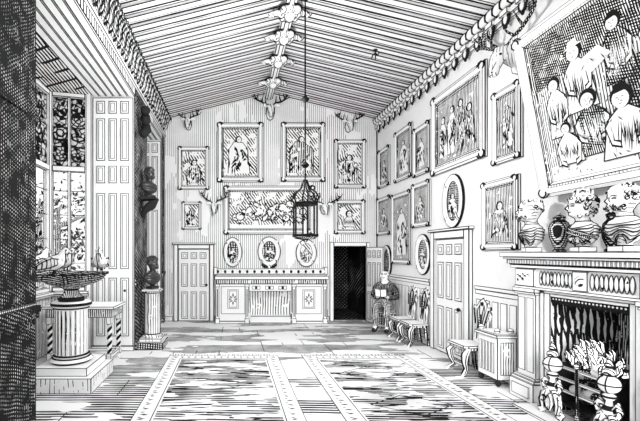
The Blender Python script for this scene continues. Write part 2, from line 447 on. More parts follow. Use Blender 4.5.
shutter('window_shutter', J1, 'tall white panelled shutter folded open beside the stained glass bay', .0135)
shutter('window_shutter', J3, 'tall white panelled shutter in the far window bay, behind the busts', .016)
b = MB(PAPER, .01); b.box(XB, XL-.01, J1-.06, J1-.004, 0, .09); struct(b.build('baseboard_left'))

# ---- windows
GL = bpy.data.materials.new('clear_window_glass'); GL.use_nodes = True
nt = GL.node_tree; nt.nodes.clear(); o_ = nt.nodes.new('ShaderNodeOutputMaterial'); mx = nt.nodes.new('ShaderNodeMixShader'); tr = nt.nodes.new('ShaderNodeBsdfTransparent'); gl = nt.nodes.new('ShaderNodeBsdfGlossy')
gl.inputs['Roughness'].default_value = .05; mx.inputs[0].default_value = .05; tr.inputs[0].default_value = (.5, .5, .5, 1)
nt.links.new(tr.outputs[0], mx.inputs[1]); nt.links.new(gl.outputs[0], mx.inputs[2]); nt.links.new(mx.outputs[0], o_.inputs[0])
LG = GL.copy(); LG.name = 'lantern_glass'
for n_ in LG.node_tree.nodes:
    if n_.type == 'BSDF_TRANSPARENT': n_.inputs[0].default_value = (.96, .96, .96, 1)
ST = bpy.data.materials.new('stained_leaded_glass'); ST.use_nodes = True
nt = ST.node_tree; nt.nodes.clear(); N = nt.nodes; L = nt.links
o_ = N.new('ShaderNodeOutputMaterial'); mx = N.new('ShaderNodeMixShader'); m2 = N.new('ShaderNodeMixShader'); tr = N.new('ShaderNodeBsdfTransparent'); tl = N.new('ShaderNodeBsdfTranslucent'); df = N.new('ShaderNodeBsdfDiffuse')
df.inputs[0].default_value = (.012, .012, .012, 1); tl.inputs[0].default_value = (.5, .5, .5, 1); tr.inputs[0].default_value = (.4, .4, .4, 1); m2.inputs[0].default_value = .45
tc = N.new('ShaderNodeTexCoord'); vo = N.new('ShaderNodeTexVoronoi'); vo.feature = 'DISTANCE_TO_EDGE'; vo.inputs['Scale'].default_value = 10.5; vo.inputs['Randomness'].default_value = 1
v2 = N.new('ShaderNodeTexVoronoi'); v2.inputs['Scale'].default_value = 12
L.new(tc.outputs['Object'], vo.inputs['Vector']); L.new(tc.outputs['Object'], v2.inputs['Vector'])
a1 = N.new('ShaderNodeMath'); a1.operation = 'LESS_THAN'; a1.inputs[1].default_value = .075; L.new(vo.outputs['Distance'], a1.inputs[0])
sx_ = N.new('ShaderNodeSeparateColor'); L.new(v2.outputs['Color'], sx_.inputs[0])
a2 = N.new('ShaderNodeMath'); a2.operation = 'GREATER_THAN'; a2.inputs[1].default_value = .83; L.new(sx_.outputs[0], a2.inputs[0])
a3 = N.new('ShaderNodeMath'); a3.operation = 'MAXIMUM'; L.new(a1.outputs[0], a3.inputs[0]); L.new(a2.outputs[0], a3.inputs[1])
L.new(tr.outputs[0], m2.inputs[1]); L.new(tl.outputs[0], m2.inputs[2]); L.new(a3.outputs[0], mx.inputs[0]); L.new(m2.outputs[0], mx.inputs[1]); L.new(df.outputs[0], mx.inputs[2]); L.new(mx.outputs[0], o_.inputs[0])
_mats['ST'] = ST
SILL, TRAN = 1.14, 3.42
def window(name, w, loc, rot, nl, t):
    """w wide, built in local x 0..w facing -y, from floor to head"""
    root = bpy.data.objects.new(name, None); C.objects.link(root); root.location = loc; root.rotation_euler = (0, 0, rot); struct(root)
    f = MB(PAPER, t)
    f.box(0, .07, -.05, .07, SILL, HEAD-.02); f.box(w-.07, w, -.05, .07, SILL, HEAD-.02)
    f.box(.07, w-.07, -.05, .07, HEAD-.1, HEAD-.02); f.box(.07, w-.07, -.05, .06, TRAN-.05, TRAN+.05); f.box(.07, w-.07, -.05, .06, SILL, SILL+.07)
    lw = (w - .07) / nl
    for i in range(1, nl): f.box(i*lw+.015, i*lw+.06, -.04, .05, SILL+.07, HEAD-.1)
    f.build('window_frame', root, weld=False)
    wb = MB(H('vert', 7), t); wb.box(0, w, -.02, .1, 0, SILL-.05); wb.build('wall_below_sill', root)
    s = MB(PAPER, t); s.box(0, w, -.14, .08, SILL-.05, SILL); s.box(0, w, -.09, 0, SILL-.1, SILL-.05); s.build('window_sill', root, weld=False)
    for i in range(nl):
        x0, x1 = i*lw+.06, (i+1)*lw+.015
        p = MB(ST); p.box(x0, x1, .0, .008, TRAN+.05, HEAD-.1); q = p.build('stained_pane', root)
        tr_ = MB(INK); cx, cz = (x0+x1)/2, (TRAN+HEAD)/2 + (.22 if i % 2 else -.05)
        tr_.tube([(cx + .13*math.cos(a), -.005, cz + .13*math.sin(a)) for a in [2*PI*k/20 for k in range(21)]], .012, 6)
        tr_.tube([(cx + .07*math.cos(a), -.005, cz + .07*math.sin(a)) for a in [2*PI*k/16 for k in range(17)]], .01, 6)
        for z in (TRAN+.42, TRAN+.78): tr_.box(x0, x1, -.006, .012, z-.01, z+.01, INK, 0)
        for sg in (-1, 1):
            for zz in (TRAN+.22, TRAN+.6, TRAN+1.05):
                tr_.tube([(cx, -.005, zz-.08), (cx+sg*.1, -.005, zz-.04), (cx+sg*.12, -.005, zz+.06), (cx+sg*.05, -.005, zz+.08), (cx+sg*.04, -.005, zz+.02)], [.018, .02, .018, .014, .01], 5)
        tr_.build('tracery', q, weld=False)
        p = MB(GL); p.box(x0, x1, .0, .006, SILL+.07, TRAN-.05); q = p.build('clear_pane', root)
        lb = MB(INK, 0)
        z = SILL + .52
        while z < TRAN - .1: lb.box(x0, x1, -.003, .01, z-.006, z+.006); z += .45
        lb.build('glazing_bar', q, weld=False)
    return root
# canted facet looking down the room, then the front of the bay running towards the camera
a0 = Vector((XF, 6.82)); a1_ = Vector((XB-.06, 6.98)); d = a1_ - a0
window('window_1', d.length, (a0.x, a0.y, 0), math.atan2(d.y, d.x), 2, .011)
window('window_2', 2.95, (XF, 3.87, 0), PI/2, 4, .009)
window('window_3', 1.1, (XB-.06, NP-.02, 0), math.atan2(.36, -.72), 1, .008).rotation_euler[2] = math.atan2(.4, -.75)
o = [x for x in bpy.data.objects if x.name == 'window_3'][0]; o.location = (XB, NP-.05, 0)
window('window_4', J3-J2, (XB-.02, J2, 0), PI/2, 2, .013)

# ---- wainscot on the right wall
def wainscot(y0, y1, nm):
    b = MB(PAPER, .010)
    b.box(XR-.022, XR, y0, y1, 0, 1.27, PAPER, 0)
    b.box(XR-.045, XR, y0, y1, 1.27, 1.33); b.box(XR-.032, XR, y0, y1, 1.2, 1.27); b.box(XR-.04, XR, y0, y1, 0, .14)
    n = max(1, round((y1-y0)/.17)); w = (y1-y0)/n
    for i in range(n):
        a, c = y0 + i*w + .025, y0 + (i+1)*w - .025; m = (a+c)/2
        b.prism([(a, .2), (c, .2), (c, 1.12), (a, 1.12)], XR-.034, XR-.022, PAPER, .009, 'x')
    return struct(b.build(nm, weld=False))
wainscot(7.30, YB-.03, 'trim_5'); wainscot(4.86, 5.92, 'trim_6')
# ================================================================== DOORS
ROWS = [(.035, .41), (.48, .80), (.865, .955)]
def knob_mb(r):
    k = MB(INK); k.lathe([(r*.5, 0), (r, r*.5), (r*.95, r*1.1), (r*.5, r*1.5), (0, r*1.6)], seg=12); k.v = [Vector((v.x, -v.z, v.y)) for v in k.v]; return k
def door(name, w, h, loc, rot, t, frame, kx, kz, fw=.12, flip=False):
    root = bpy.data.objects.new(name, None); C.objects.link(root); root.location = loc; root.rotation_euler = (0, 0, rot); struct(root)
    b = MB(PAPER, t); panelled(b, w, h, .035, COL3, ROWS, t)
    lf = b.build('door_leaf', root); 
    o = knob_mb(.035 if not flip else .03).build('door_handle', lf); o.location = (kx*w, -.012, kz)
    if frame:
        f = MB(PAPER, t)
        f.box(-fw, -.006, -.035, .03, 0, h+fw); f.box(w+.006, w+fw, -.035, .03, 0, h+fw); f.box(-.006, w+.006, -.035, .03, h+.006, h+fw)
        f.box(-fw-.04, w+fw+.04, -.06, .03, h+fw, h+fw+.05)
        f.build('door_frame', root, weld=False)
    return root
w1 = bx(209.5) - bx(178.5)
door('door_1', w1, 1.95, (bx(178.5), YB-.035, .005), 0, .016, True, .9, .98)
door('door_2', ry(437.5)-ry(467.5), 2.1, (XR-.035, ry(437.5), .005), -PI/2, .0145, True, .85, .87, fw=.14)
h3 = Vector((DX1 - .01, YB - .06)); e3 = Vector((3.775, 9.19)); dd = e3 - h3
door('door_3', dd.length, 2.0, (h3.x, h3.y, .005), math.atan2(dd.y, dd.x), .016, False, .82, .98, flip=True)
f = MB(PAPER, .013)
f.box(DX0-.11, DX0, YB-.04, YB+.2, 0, DZ+.11); f.box(DX1, DX1+.1, YB-.04, YB+.2, 0, DZ+.11); f.box(DX0, DX1, YB-.04, YB+.2, DZ, DZ+.11)
struct(f.build('trim_7', weld=False))

# ================================================================== PICTURES
def sc(rng, a, b): return a + (b - a) * rng.random()
def paint_portrait(c, w, h, rng, t, kind):
    """a generic sitter or company in pen work, on a canvas centred on x with its foot at z = 0"""
    lw = t * 1.0; y = -.004
    def head(x, z, r, k=0):
        c.ell(x, z, r*1.35, r*1.4, INK, y - k*.001, 14); c.ell(x + rng.choice((-1, 1))*r*.2, z - r*.12, r*.85, r*1.05, PAPER, y - .001 - k*.001, 14)
        c.stroke((x - r*.5, z + r*.1), (x - r*.1, z + r*.15), lw, y - .003 - k*.001); c.stroke((x + r*.15, z + r*.15), (x + r*.5, z + r*.1), lw, y - .003 - k*.001)
        c.stroke((x - r*.2, z - r*.55), (x + r*.25, z - r*.55), lw, y - .003 - k*.001); c.stroke((x, z + r*.1), (x + r*.1, z - r*.25), lw, y - .003 - k*.001)
    def body(x, zt, zb, ww, mat, k=0):
        pts = [(x - ww*.18, zt), (x + ww*.18, zt), (x + ww*.5, zt - (zt-zb)*.22), (x + ww*.58, zb), (x - ww*.58, zb), (x - ww*.5, zt - (zt-zb)*.22)]
        pts = [(p[0] + sc(rng, -.09, .09)*ww, p[1] + sc(rng, -.03, .03)*(zt-zb)) for p in pts]
        o = [(x + (p[0]-x)*1.08, p[1] + (lw if i < 2 else 0)) for i, p in enumerate(pts)]
        c.shape(o, INK, y - k*.001); c.shape(pts, mat, y - .001 - k*.001)
        for i in range(26):
            xx = x + sc(rng, -.5, .5)*ww; z0 = zt - (zt-zb)*sc(rng, .1, .8); a = sc(rng, -.7, .7); L_ = (zt-zb)*sc(rng, .12, .4)
            c.stroke((xx, z0), (xx + math.sin(a)*L_, z0 - math.cos(a)*L_), lw*sc(rng, 1.8, 3.4), y - .003 - k*.001, INK if (mat is PAPER or i % 3) else PAPER)
        for i in range(5):
            xx = x + sc(rng, -.45, .45)*ww; z0 = zb + (zt-zb)*sc(rng, .15, .8)
            c.ell(xx, z0, ww*sc(rng, .05, .1), ww*sc(rng, .05, .12), PAPER if mat is not PAPER else INK, y - .0035 - k*.001, 7, sc(rng, 0, 3))
    if kind == 'half':
        r = w*.105; x = sc(rng, -.06, .06)*w; z = h*.66
        body(x, z - r*1.1, h*.06, w*.62, rng.choice((PAPER, c.hd)), 0); head(x, z, r, 4)
        c.ell(x, z - r*1.7, r*1.5, r*.5, PAPER, y - .008, 12)
    elif kind == 'full':
        r = w*.075; x = sc(rng, -.1, .1)*w; z = h*.78
        body(x, z - r*1.1, h*.05, w*.62, rng.choice((PAPER, c.hd)), 0); head(x, z, r, 4)
        c.shape([(x - w*.3, h*.45), (x - w*.1, h*.5), (x - w*.08, h*.42), (x - w*.28, h*.38)], PAPER, y - .007)
        c.shape([(x + w*.08, h*.3), (x + w*.26, h*.34), (x + w*.28, h*.1), (x + w*.1, h*.1)], PAPER, y - .007)
    elif kind == 'bowed':
        r = w*.12; x = -w*.02; z = h*.62
        c.shape([(x-w*.28, h*.1), (x-w*.3, h*.3), (x-w*.1, h*.52), (x+w*.12, h*.55), (x+w*.34, h*.08)], INK, y); c.shape([(x-w*.24, h*.12), (x-w*.26, h*.3), (x-w*.08, h*.5), (x+w*.1, h*.52), (x+w*.29, h*.1)], PAPER, y-.001)
        for i in range(8): c.stroke((x - w*.2 + i*w*.05, h*.42), (x - w*.2 + i*w*.06, h*.14), lw*1.3, y-.002)
        head(x, z, r, 4)
    elif kind == 'group':
        for i in range(4):
            x = (-.32 + .21*i + sc(rng, -.03, .03))*w; z = h*sc(rng, .55, .8); r = w*.045
            body(x, z - r, h*.08, w*.2, rng.choice((PAPER, PAPER, c.hd)), i*3); head(x, z, r, i*3 + 2)
    elif kind == 'battle':
        for i in range(17):
            x = (-.42 + .053*i)*w; z = h*sc(rng, .22, .7); rx = w*sc(rng, .02, .055); rz = h*sc(rng, .04, .11); a = sc(rng, -1.2, 1.2)
            c.ell(x, z, rx + lw*1.5, rz + lw*1.5, INK, y - i*.0006, 9, a); c.ell(x, z, rx, rz, PAPER, y - .0003 - i*.0006, 9, a)
        for i in range(5):
            x = (-.3 + .15*i)*w; z = h*sc(rng, .4, .65)
            c.shape([(x, z), (x+.07*w, z+.1*h), (x+.1*w, z), (x+.07*w, z-.05*h), (x+.09*w, z-.2*h), (x+.05*w, z-.1*h), (x, z-.22*h)], PAPER, y - .009)
        for i in range(120):
            x = sc(rng, -.46, .46)*w; z = h*sc(rng, .15, .8); c.stroke((x, z), (x + sc(rng, -.06, .06)*w, z + sc(rng, -.13, .13)*h), lw*2, y - .011)
        c.shape([(-w*.5, 0), (w*.5, 0), (w*.5, h*.09), (w*.2, h*.13), (-w*.1, h*.08), (-w*.5, h*.12)], PAPER, -.003)
def picture(w, h, loc, rot, label, kind, seed, Y, group, fw=None, tilt=0, cat='framed picture', name='framed_picture', bg='diag', deep=.05, dark=0):
    rng = random.Random(seed); t = T(Y); fw = fw or .13*min(w, h) + .02
    root = thing(name, label, cat, loc, rot, group, tilt)
    f = MB(PAPER, t)
    prof = [(0, 0), (0, -deep*.75), (fw*.28, -deep), (fw*.62, -deep*.62), (fw*.8, -deep*.72), (fw, -deep*.3)]
    def ring(i):
        d, y = prof[i]; return [Vector((-w/2+d, y, d)), Vector((w/2-d, y, d)), Vector((w/2-d, y, h-d)), Vector((-w/2+d, y, h-d))]
    for i in range(len(prof)-1):
        A, Bq = ring(i), ring(i+1)
        for k in range(4):
            q = [A[k], A[(k+1) % 4], Bq[(k+1) % 4], Bq[k]]
            if i in (0, 1): f.inked(q, PAPER, t)
            elif i == 2: f.poly(q, PAPER)
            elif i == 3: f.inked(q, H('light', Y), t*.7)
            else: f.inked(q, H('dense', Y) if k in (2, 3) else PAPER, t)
    for sx in (-1, 1):                                     # scrolled corners
        for z in (0, h):
            sz = 1 if z else -1; r = fw*.27; cx = sx*(w/2 - fw*.35); cz = z - sz*fw*.35
            f.ball((cx, -deep*.85, cz), (r*1.1, deep*.3, r*1.1), PAPER, 10, 5)
            f.tube([(cx + sx*r*1.1*math.cos(a), -deep*1.02, cz + sz*r*1.1*math.sin(a)) for a in [PI*1.1 - PI*1.45*k/9 for k in range(10)]], t*1.0, 5, INK)
            f.tube([(cx - sx*r*2.0, -deep*1.0, cz + sz*r*.4), (cx - sx*r*1.0, -deep*1.05, cz + sz*r*1.25), (cx, -deep*1.05, cz + sz*r*1.35)], t, 5, INK)
    f.poly([(-w/2+t, -.002, t), (w/2-t, -.002, t), (w/2-t, -.002, h-t), (-w/2+t, -.002, h-t)], INK)
    f.build('frame', root, weld=False)
    c = MB(H(bg, Y), 0); cw, ch = w - 2*fw + .004, h - 2*fw + .004; c.hd = H('dense', Y)
    c.M = Matrix.Translation((0, -deep*.3, fw)); c.box(-cw/2, cw/2, -.0, .012, 0, ch, H(bg, Y), 0)
    if dark:
        pass
    paint_portrait(c, cw, ch, rng, t, kind)
    c.build('canvas', root, weld=False, recalc=False)
    return root
GB, GR = 'framed pictures on the gable wall', 'framed pictures on the long pale wall'
def on_back(x0, x1, y0, y1, label, kind, seed, **k):
    w, h = bx(x1)-bx(x0), bz(y0)-bz(y1)
    return picture(w, h, ((bx(x0)+bx(x1))/2, YB-.006, bz(y1)), 0, label, kind, seed, 10, GB, **k)
on_back(217, 263.5, 123, 182.5, 'large upright framed picture over the battle scene, on the closed door side', 'full', 3)
on_back(280.5, 325, 123, 182, 'large upright framed picture over the battle scene, crossed by the lantern rod', 'full', 8)
on_back(178, 209.5, 147, 190, 'framed portrait hung over the smallest gable wall picture, below a stag head', 'half', 5)
on_back(333.5, 365.5, 140, 188.5, 'framed portrait below the stag head near the long pale wall, over a bowed figure', 'half', 12)
on_back(182, 201.5, 202, 229.5, 'smallest framed picture on the gable wall, just above the closed panelled door', 'full', 9, fw=.09)
on_back(223.5, 314.5, 186, 234.5, 'wide framed battle scene in the middle of the gable wall', 'battle', 21, fw=.17)
on_back(333.5, 364.5, 200, 234, 'framed picture of a bowed figure just above the dark doorway', 'bowed', 30)
def on_right(x0, x1, yt, yb, label, kind, seed, **k):
    ya, yn = ry(x0, XR-.03), ry(x1, XR-.03); m = (ya+yn)/2
    z1 = EYE - (yt-253)*m/F; z0 = EYE - (yb-253)*m/F
    return picture(ya-yn, z1-z0, (XR-.006, m, z0), -PI/2, label, kind, seed, m, GR, bg=k.pop('bg', 'dense'), **k)
on_right(379, 389.5, 148, 187, 'small narrow picture, upper of the two nearest the gable wall corner', 'half', 41, fw=.12)
on_right(395, 412, 128, 180, 'upright picture of the upper row beside the small corner picture', 'full', 42, fw=.14)
on_right(413.5, 430, 125, 175, 'upright picture of the upper row next to the big group painting', 'full', 43, fw=.14)
on_right(431.5, 486, 82, 168, 'big framed group painting above the closed door of the long wall', 'group', 44, fw=.2)
on_right(492.5, 521.5, 87, 162, 'tall framed portrait hung below the largest stag head', 'full', 46, fw=.13)
on_right(377.5, 390.5, 197, 235, 'small picture, lower of the two nearest the gable wall corner', 'half', 47, fw=.12)
on_right(392, 411, 192.5, 264, 'tallest narrow full-length portrait, reaching down towards the seated person', 'full', 48, fw=.13)
on_right(412.5, 430, 182, 227, 'framed picture hung above the oval portrait near the wall chairs', 'half', 49, fw=.13)
on_right(482, 519, 179, 250, 'framed portrait of a seated sitter just above the wainscot by the mantelpiece', 'half', 50, fw=.13)

def oval(w, h, loc, rot, label, seed, Y, group, orn=None, kind='half', dk=True):
    rng = random.Random(seed); t = T(Y); fw = .2*w; n = 32; d = .05
    root = thing('oval_picture', label, 'oval picture', loc, rot, group)
    f = MB(PAPER, t)
    prof = [(0, 0, 0), (0, -d*.7, 1), (t*1.2, -d*.8, 1), (fw*.45, -d, 0), (fw*.8, -d*.7, 0), (fw, -d*.5, 1), (fw*1.12, -d*.3, 1)]
    for i in range(len(prof)-1):
        a, b_ = prof[i], prof[i+1]; pts = []
        for q in (a, b_):
            for k in range(n):
                an = 2*PI*k/n; pts.append(((w/2-q[0])*math.cos(an), q[1], h/2 + (h/2-q[0])*math.sin(an)))
        ink = i in (0, 1, 4, 5) 
        f.add(pts, [(k, (k+1) % n, n+(k+1) % n, n+k) for k in range(n)], INK if (i in (0, 1, 5)) else PAPER, True)
    for k in range(4):                                   # small leaf clasps
        an = PI/4 + k*PI/2; f.ball(((w/2-fw*.4)*math.cos(an), -d, h/2+(h/2-fw*.4)*math.sin(an)), (fw*.4, d*.4, fw*.4), H('fur', Y), 8, 5)
    if orn:
        for z, sg in ((0, -1),):
            if z == 0 and orn < 2: continue
            f.ball((0, -d*.8, z + sg*.0), (.07, .05, .05), H('fur', Y), 10, 6)
            for s_ in (-1, 1): f.tube([(s_*.03, -d, z + sg*.02), (s_*.12, -d, z + sg*.01), (s_*.2, -d, z - sg*.05), (s_*.16, -d, z - sg*.09)], [.025, .03, .024, .012], 6, INK)
    f.poly([((w/2-t)*math.cos(2*PI*k/n), -.002, h/2+(h/2-t)*math.sin(2*PI*k/n)) for k in range(n)], INK)
    f.build('frame', root, weld=False)
    c = MB(H('cross' if dk else 'diag', Y), 0); a, e = w/2-fw, h/2-fw; y = -d*.3
    c.hd = H('dense', Y)
    c.poly([(a*math.cos(2*PI*k/n), y, h/2+e*math.sin(2*PI*k/n)) for k in range(n)])
    c.M = Matrix.Translation((0, y-.001, h/2-e*.9)); paint_portrait(c, a*2.1, e*1.75, rng, t, kind)
    c.build('canvas', root, weld=False, recalc=False)
    return root
def oval_back(cx, cy, hw, hh, label, seed, orn=None, dk=True):
    w, h = 2*hw*YB/F, 2*hh*YB/F
    oval(w, h, (bx(cx), YB-.006, bz(cy+hh)), 0, label, seed, 10, 'oval portraits on the gable wall', orn, dk=dk)
oval_back(232.6, 252.2, 9.6, 15, 'oval portrait over the cabinet end by the closed door', 61)
oval_back(269, 251.5, 11.5, 15, 'oval portrait with ornate bracket over the middle of the carved cabinet', 62, 2)
oval_back(306, 253, 10.5, 14, 'oval portrait over the cabinet end by the dark doorway', 63, dk=False)
def oval_right(cx, cy, hw, hh, label, seed):
    X = XR-.03; m = ry(cx, X); w = ry(cx-hw, X)-ry(cx+hw, X); h = 2*hh*m/F
    oval(w, h, (XR-.006, m, EYE-(cy+hh-253)*m/F), -PI/2, label, seed, m, 'oval portraits on the long pale wall')
oval_right(452.6, 201, 10.5, 27, 'oval portrait right above the closed door of the long wall', 71)
oval_right(422.5, 254.5, 7.6, 20.5, 'oval portrait just above the wainscot behind the wall chairs', 72)
oval_right(386.5, 262, 4.6, 17, 'oval portrait low on the wall beside the open door, behind the seated person', 73)

# the great leaning picture above the mantel
def great_picture():
    Y = 4; t = T(4); w, h = 1.9, 1.93; fw = .17; deep = .09
    root = picture(w, h, (3.835, 3.535, 2.525), -PI/2, 'huge framed company painting leaning out from the wall above the mantelpiece', 'none', 1, Y, None, fw=fw, tilt=math.radians(10.5), bg='vert', deep=deep)
    cv = [c for c in root.children if c.name.startswith('canvas')][0]
    rng = random.Random(5); cw, ch = w-2*fw, h-2*fw
    c = MB(INK, 0); c.M = Matrix.Translation((0, -deep*.3-.001, fw)); HD = hatch('painting_shade_strokes', [dict(v=(1, .1, .12), p=.021, w=.62, brk=.33), dict(v=(.3, .1, 1), p=.026, w=.5, brk=.44)])
    X = lambda u: (u-.5)*cw
    Z = lambda v: v*ch
    c.shape([(X(0), Z(.66)), (X(.45), Z(.74)), (X(1), Z(.62)), (X(1), Z(1)), (X(0), Z(1))], HD, -.001)
    c.shape([(X(.55), Z(.1)), (X(1), Z(.05)), (X(1), Z(.62)), (X(.62), Z(.6))], HD, -.0014)
    c.shape([(X(0), Z(0)), (X(.6), Z(0)), (X(.55), Z(.07)), (X(.3), Z(.13)), (X(0), Z(.1))], PAPER, -.0016)
    lay = [0]
    def fig(u, v, r, wd, foot, mat, hat=0, lean=0):
        lay[0] += 1; y = -.002 - lay[0]*.0016
        x, z = X(u), Z(v)
        P = [(x-r*.5, z-r), (x+r*.5, z-r), (x+wd*.5, z-r-.1), (x+wd*.62+lean, Z(foot)), (x-wd*.62+lean, Z(foot)), (x-wd*.5, z-r-.1)]
        c.shape([(x+(p[0]-x)*1.07, p[1]+(.012 if p[1] > Z(foot)+.05 else -.012)) for p in P], INK, y); c.shape(P, mat, y-.0003)
        for i in range(22):
            xx = x + sc(rng, -.5, .5)*wd; z0 = z-r-sc(rng, .08, .2)
            c.stroke((xx, z0), (xx+lean*.6+sc(rng, -.04, .04), Z(foot)+sc(rng, .02, .25)*(z-Z(foot))), .011, y-.0006, INK if mat is PAPER else PAPER)
        for s_ in (-1, 1):                                   # arms
            c.shape([(x+s_*wd*.45, z-r-.08), (x+s_*wd*.62, z-r-.14), (x+s_*wd*.5, z-r-.34), (x+s_*wd*.2, z-r-.38), (x+s_*wd*.22, z-r-.3), (x+s_*wd*.42, z-r-.28)], INK, y-.0006)
            c.shape([(x+s_*wd*.45, z-r-.1), (x+s_*wd*.58, z-r-.15), (x+s_*wd*.47, z-r-.32), (x+s_*wd*.24, z-r-.355), (x+s_*wd*.25, z-r-.32), (x+s_*wd*.42, z-r-.29)], PAPER, y-.0009)
        c.ell(x, z+r*.15, r*1.25, r*1.3, INK, y-.0007, 18); c.ell(x-r*.15, z-r*.1, r*.9, r*1.02, PAPER, y-.001, 18)
        for e in (-.5, .1): c.stroke((x+r*(e-.15), z+.1*r), (x+r*(e+.2), z+.14*r), .009, y-.0012)
        c.stroke((x-r*.25, z+.1*r), (x-r*.35, z-r*.3), .006, y-.0012); c.stroke((x-r*.45, z-r*.6), (x+r*.05, z-r*.6), .008, y-.0012)
        if hat: c.shape([(x-r*1.5, z+r*.6), (x+r*1.5, z+r*.75), (x+r*.8, z+r*1.0), (x+r*.5, z+r*1.7), (x-r*.6, z+r*1.6), (x-r*.8, z+r*.9)], INK if hat == 1 else PAPER, y-.0013)
    fig(.14, .66, .062, .22, .3, PAPER, 0); fig(.32, .80, .075, .26, .42, PAPER, 2); fig(.58, .84, .06, .22, .5, HD, 1); fig(.8, .83, .07, .27, .42, PAPER, 2)
    c.shape([(X(.3), Z(.71)), (X(.42), Z(.62)), (X(.55), Z(.68)), (X(.48), Z(.76))], PAPER, -.0145)
    fig(.36, .47, .075, .3, .12, HD, 0); fig(.92, .52, .07, .24, .14, PAPER, 0, .03); fig(.76, .5, .075, .3, .05, PAPER, 1, .04)
    fig(.56, .40, .085, .32, .06, PAPER, 1, -.05); fig(.18, .34, .05, .24, .1, PAPER, 0)
    for i in range(120):
        u, v = rng.random()*.96+.02, rng.random()*.7+.03
        c.stroke((X(u), Z(v)), (X(u)+sc(rng, -.05, .05), Z(v)+sc(rng, -.1, .04)), .012, -.03)
    o = c.build('painted_company', cv, weld=False, recalc=False)
great_picture()
# ================================================================== STAG HEADS
def stag(name, label, loc, rot, s, seed, Y, tines=4, spread=1.0, lift=1.0):
    rng = random.Random(seed); t = T(Y)
    root = thing(name, label, 'stag head', loc, rot, 'mounted stag heads')
    p = MB(PAPER, t); p.M = Matrix.Scale(s, 4)
    out = [(0, -.26), (.09, -.2), (.13, -.06), (.12, .1), (.06, .15), (0, .13), (-.06, .15), (-.12, .1), (-.13, -.06), (-.09, -.2)]
    p.prism([(x, z) for x, z in out], -.03, 0, PAPER, t/ s, 'y'); p.build('shield', root)
    vw = viewof(loc, rot); h = MB(H('light', Y), ol=vw, w=t*.75/s); h.M = Matrix.Scale(s, 4)
    h.tube([(0, -.02, -.06), (0, -.1, -.02), (0, -.19, .05), (0, -.26, .03), (0, -.31, -.07), (0, -.345, -.18), (0, -.355, -.26), (0, -.35, -.29)], [.1, .1, .105, .105, .085, .062, .055, .03], 12, up=(1, 0, 0), flat=1.0)
    for sx in (-1, 1):
        h.ball((sx*.075, -.315, -.02), (.022, .022, .02), INK, 8, 5); h.ball((sx*.028, -.395, -.245), (.014, .016, .016), INK, 6, 4)
    h.tube([(-.04, -.395, -.275), (0, -.405, -.28), (.04, -.395, -.275)], .006, 5, INK)
    h.tube([(-.07, -.33, -.05), (-.05, -.385, -.17), (-.03, -.4, -.22)], .006, 5, INK); h.tube([(.07, -.33, -.05), (.05, -.385, -.17), (.03, -.4, -.22)], .006, 5, INK)
    h.build('head', root)
    for sx in (-1, 1):
        e = MB(H('light', Y)); e.M = Matrix.Scale(s, 4)
        e.tube([(sx*.08, -.2, .09), (sx*.16, -.2, .12), (sx*.24, -.21, .11), (sx*.28, -.21, .08)], [.02, .045, .035, .006], 8, flat=.45, up=(0, 0, 1)); e.build('ear', root)
    AM = H('dark', Y) if Y < 8 else INK
    for sx in (-1, 1):
        a = MB(AM); a.M = Matrix.Scale(s, 4); q = spread
        r0 = max(.024, t*.8/s); r1 = max(.014, t*.55/s)
        main = [Vector((sx*x*q, y, z*lift)) for x, y, z in ((.045, -.2, .12), (.13, -.17, .22), (.27, -.16, .29), (.40, -.18, .38), (.47, -.2, .52), (.46, -.22, .64))]
        for v in main: v.x += rng.uniform(-.02, .02); v.z += rng.uniform(-.02, .02)
        a.tube(main, [r0*1.3, r0*1.1, r0, r0*.95, r0*.8, r1*.5], 7)
        def tine(i, d): 
            b0 = main[i]; m = b0 + Vector(d)*.6; a.tube([b0, m, b0 + Vector(d) + Vector((0, -.02, .05))], [r0*.85, r1, r1*.4], 6)
        tine(1, (sx*.0, -.16, .08)); tine(2, (-sx*.06, -.06, .18)); tine(3, (-sx*.06, -.04, .2))
        if tines > 3: tine(3, (sx*.16, -.05, .06)); tine(4, (sx*.12, .0, .1)); tine(4, (-sx*.12, -.02, .12))
        a.build('antler', root, weld=False)
    return root
def st_back(cx, cy, s, label, seed, **k): stag('mounted_stag_head', label, (bx(cx), YB-.004, bz(cy)), 0, s, seed, 10, **k)
st_back(188.5, 124, .72, 'stag head mounted above the portrait near the window wall, in the gable corner', 1, spread=.85, lift=.75)
st_back(270, 112, .95, 'stag head mounted highest on the gable wall under the ceiling ridge', 2, spread=1.0, lift=.75)
st_back(348, 126, .76, 'stag head mounted above the white-collared portrait near the long wall', 3, spread=.9, lift=.6)
st_back(214.5, 207, .76, 'stag head mounted between the smallest picture and the battle scene', 4, spread=.95, lift=.85)
st_back(323.5, 208, .74, 'stag head mounted beside the battle scene, partly behind the lantern', 5, spread=1.1, lift=.7)
stag('mounted_stag_head', 'largest stag head, mounted high on the long wall beside the leaning painting', (XR-.004, 5.05, 4.56), -PI/2, 1.0, 6, 5, spread=1.05, lift=.85)

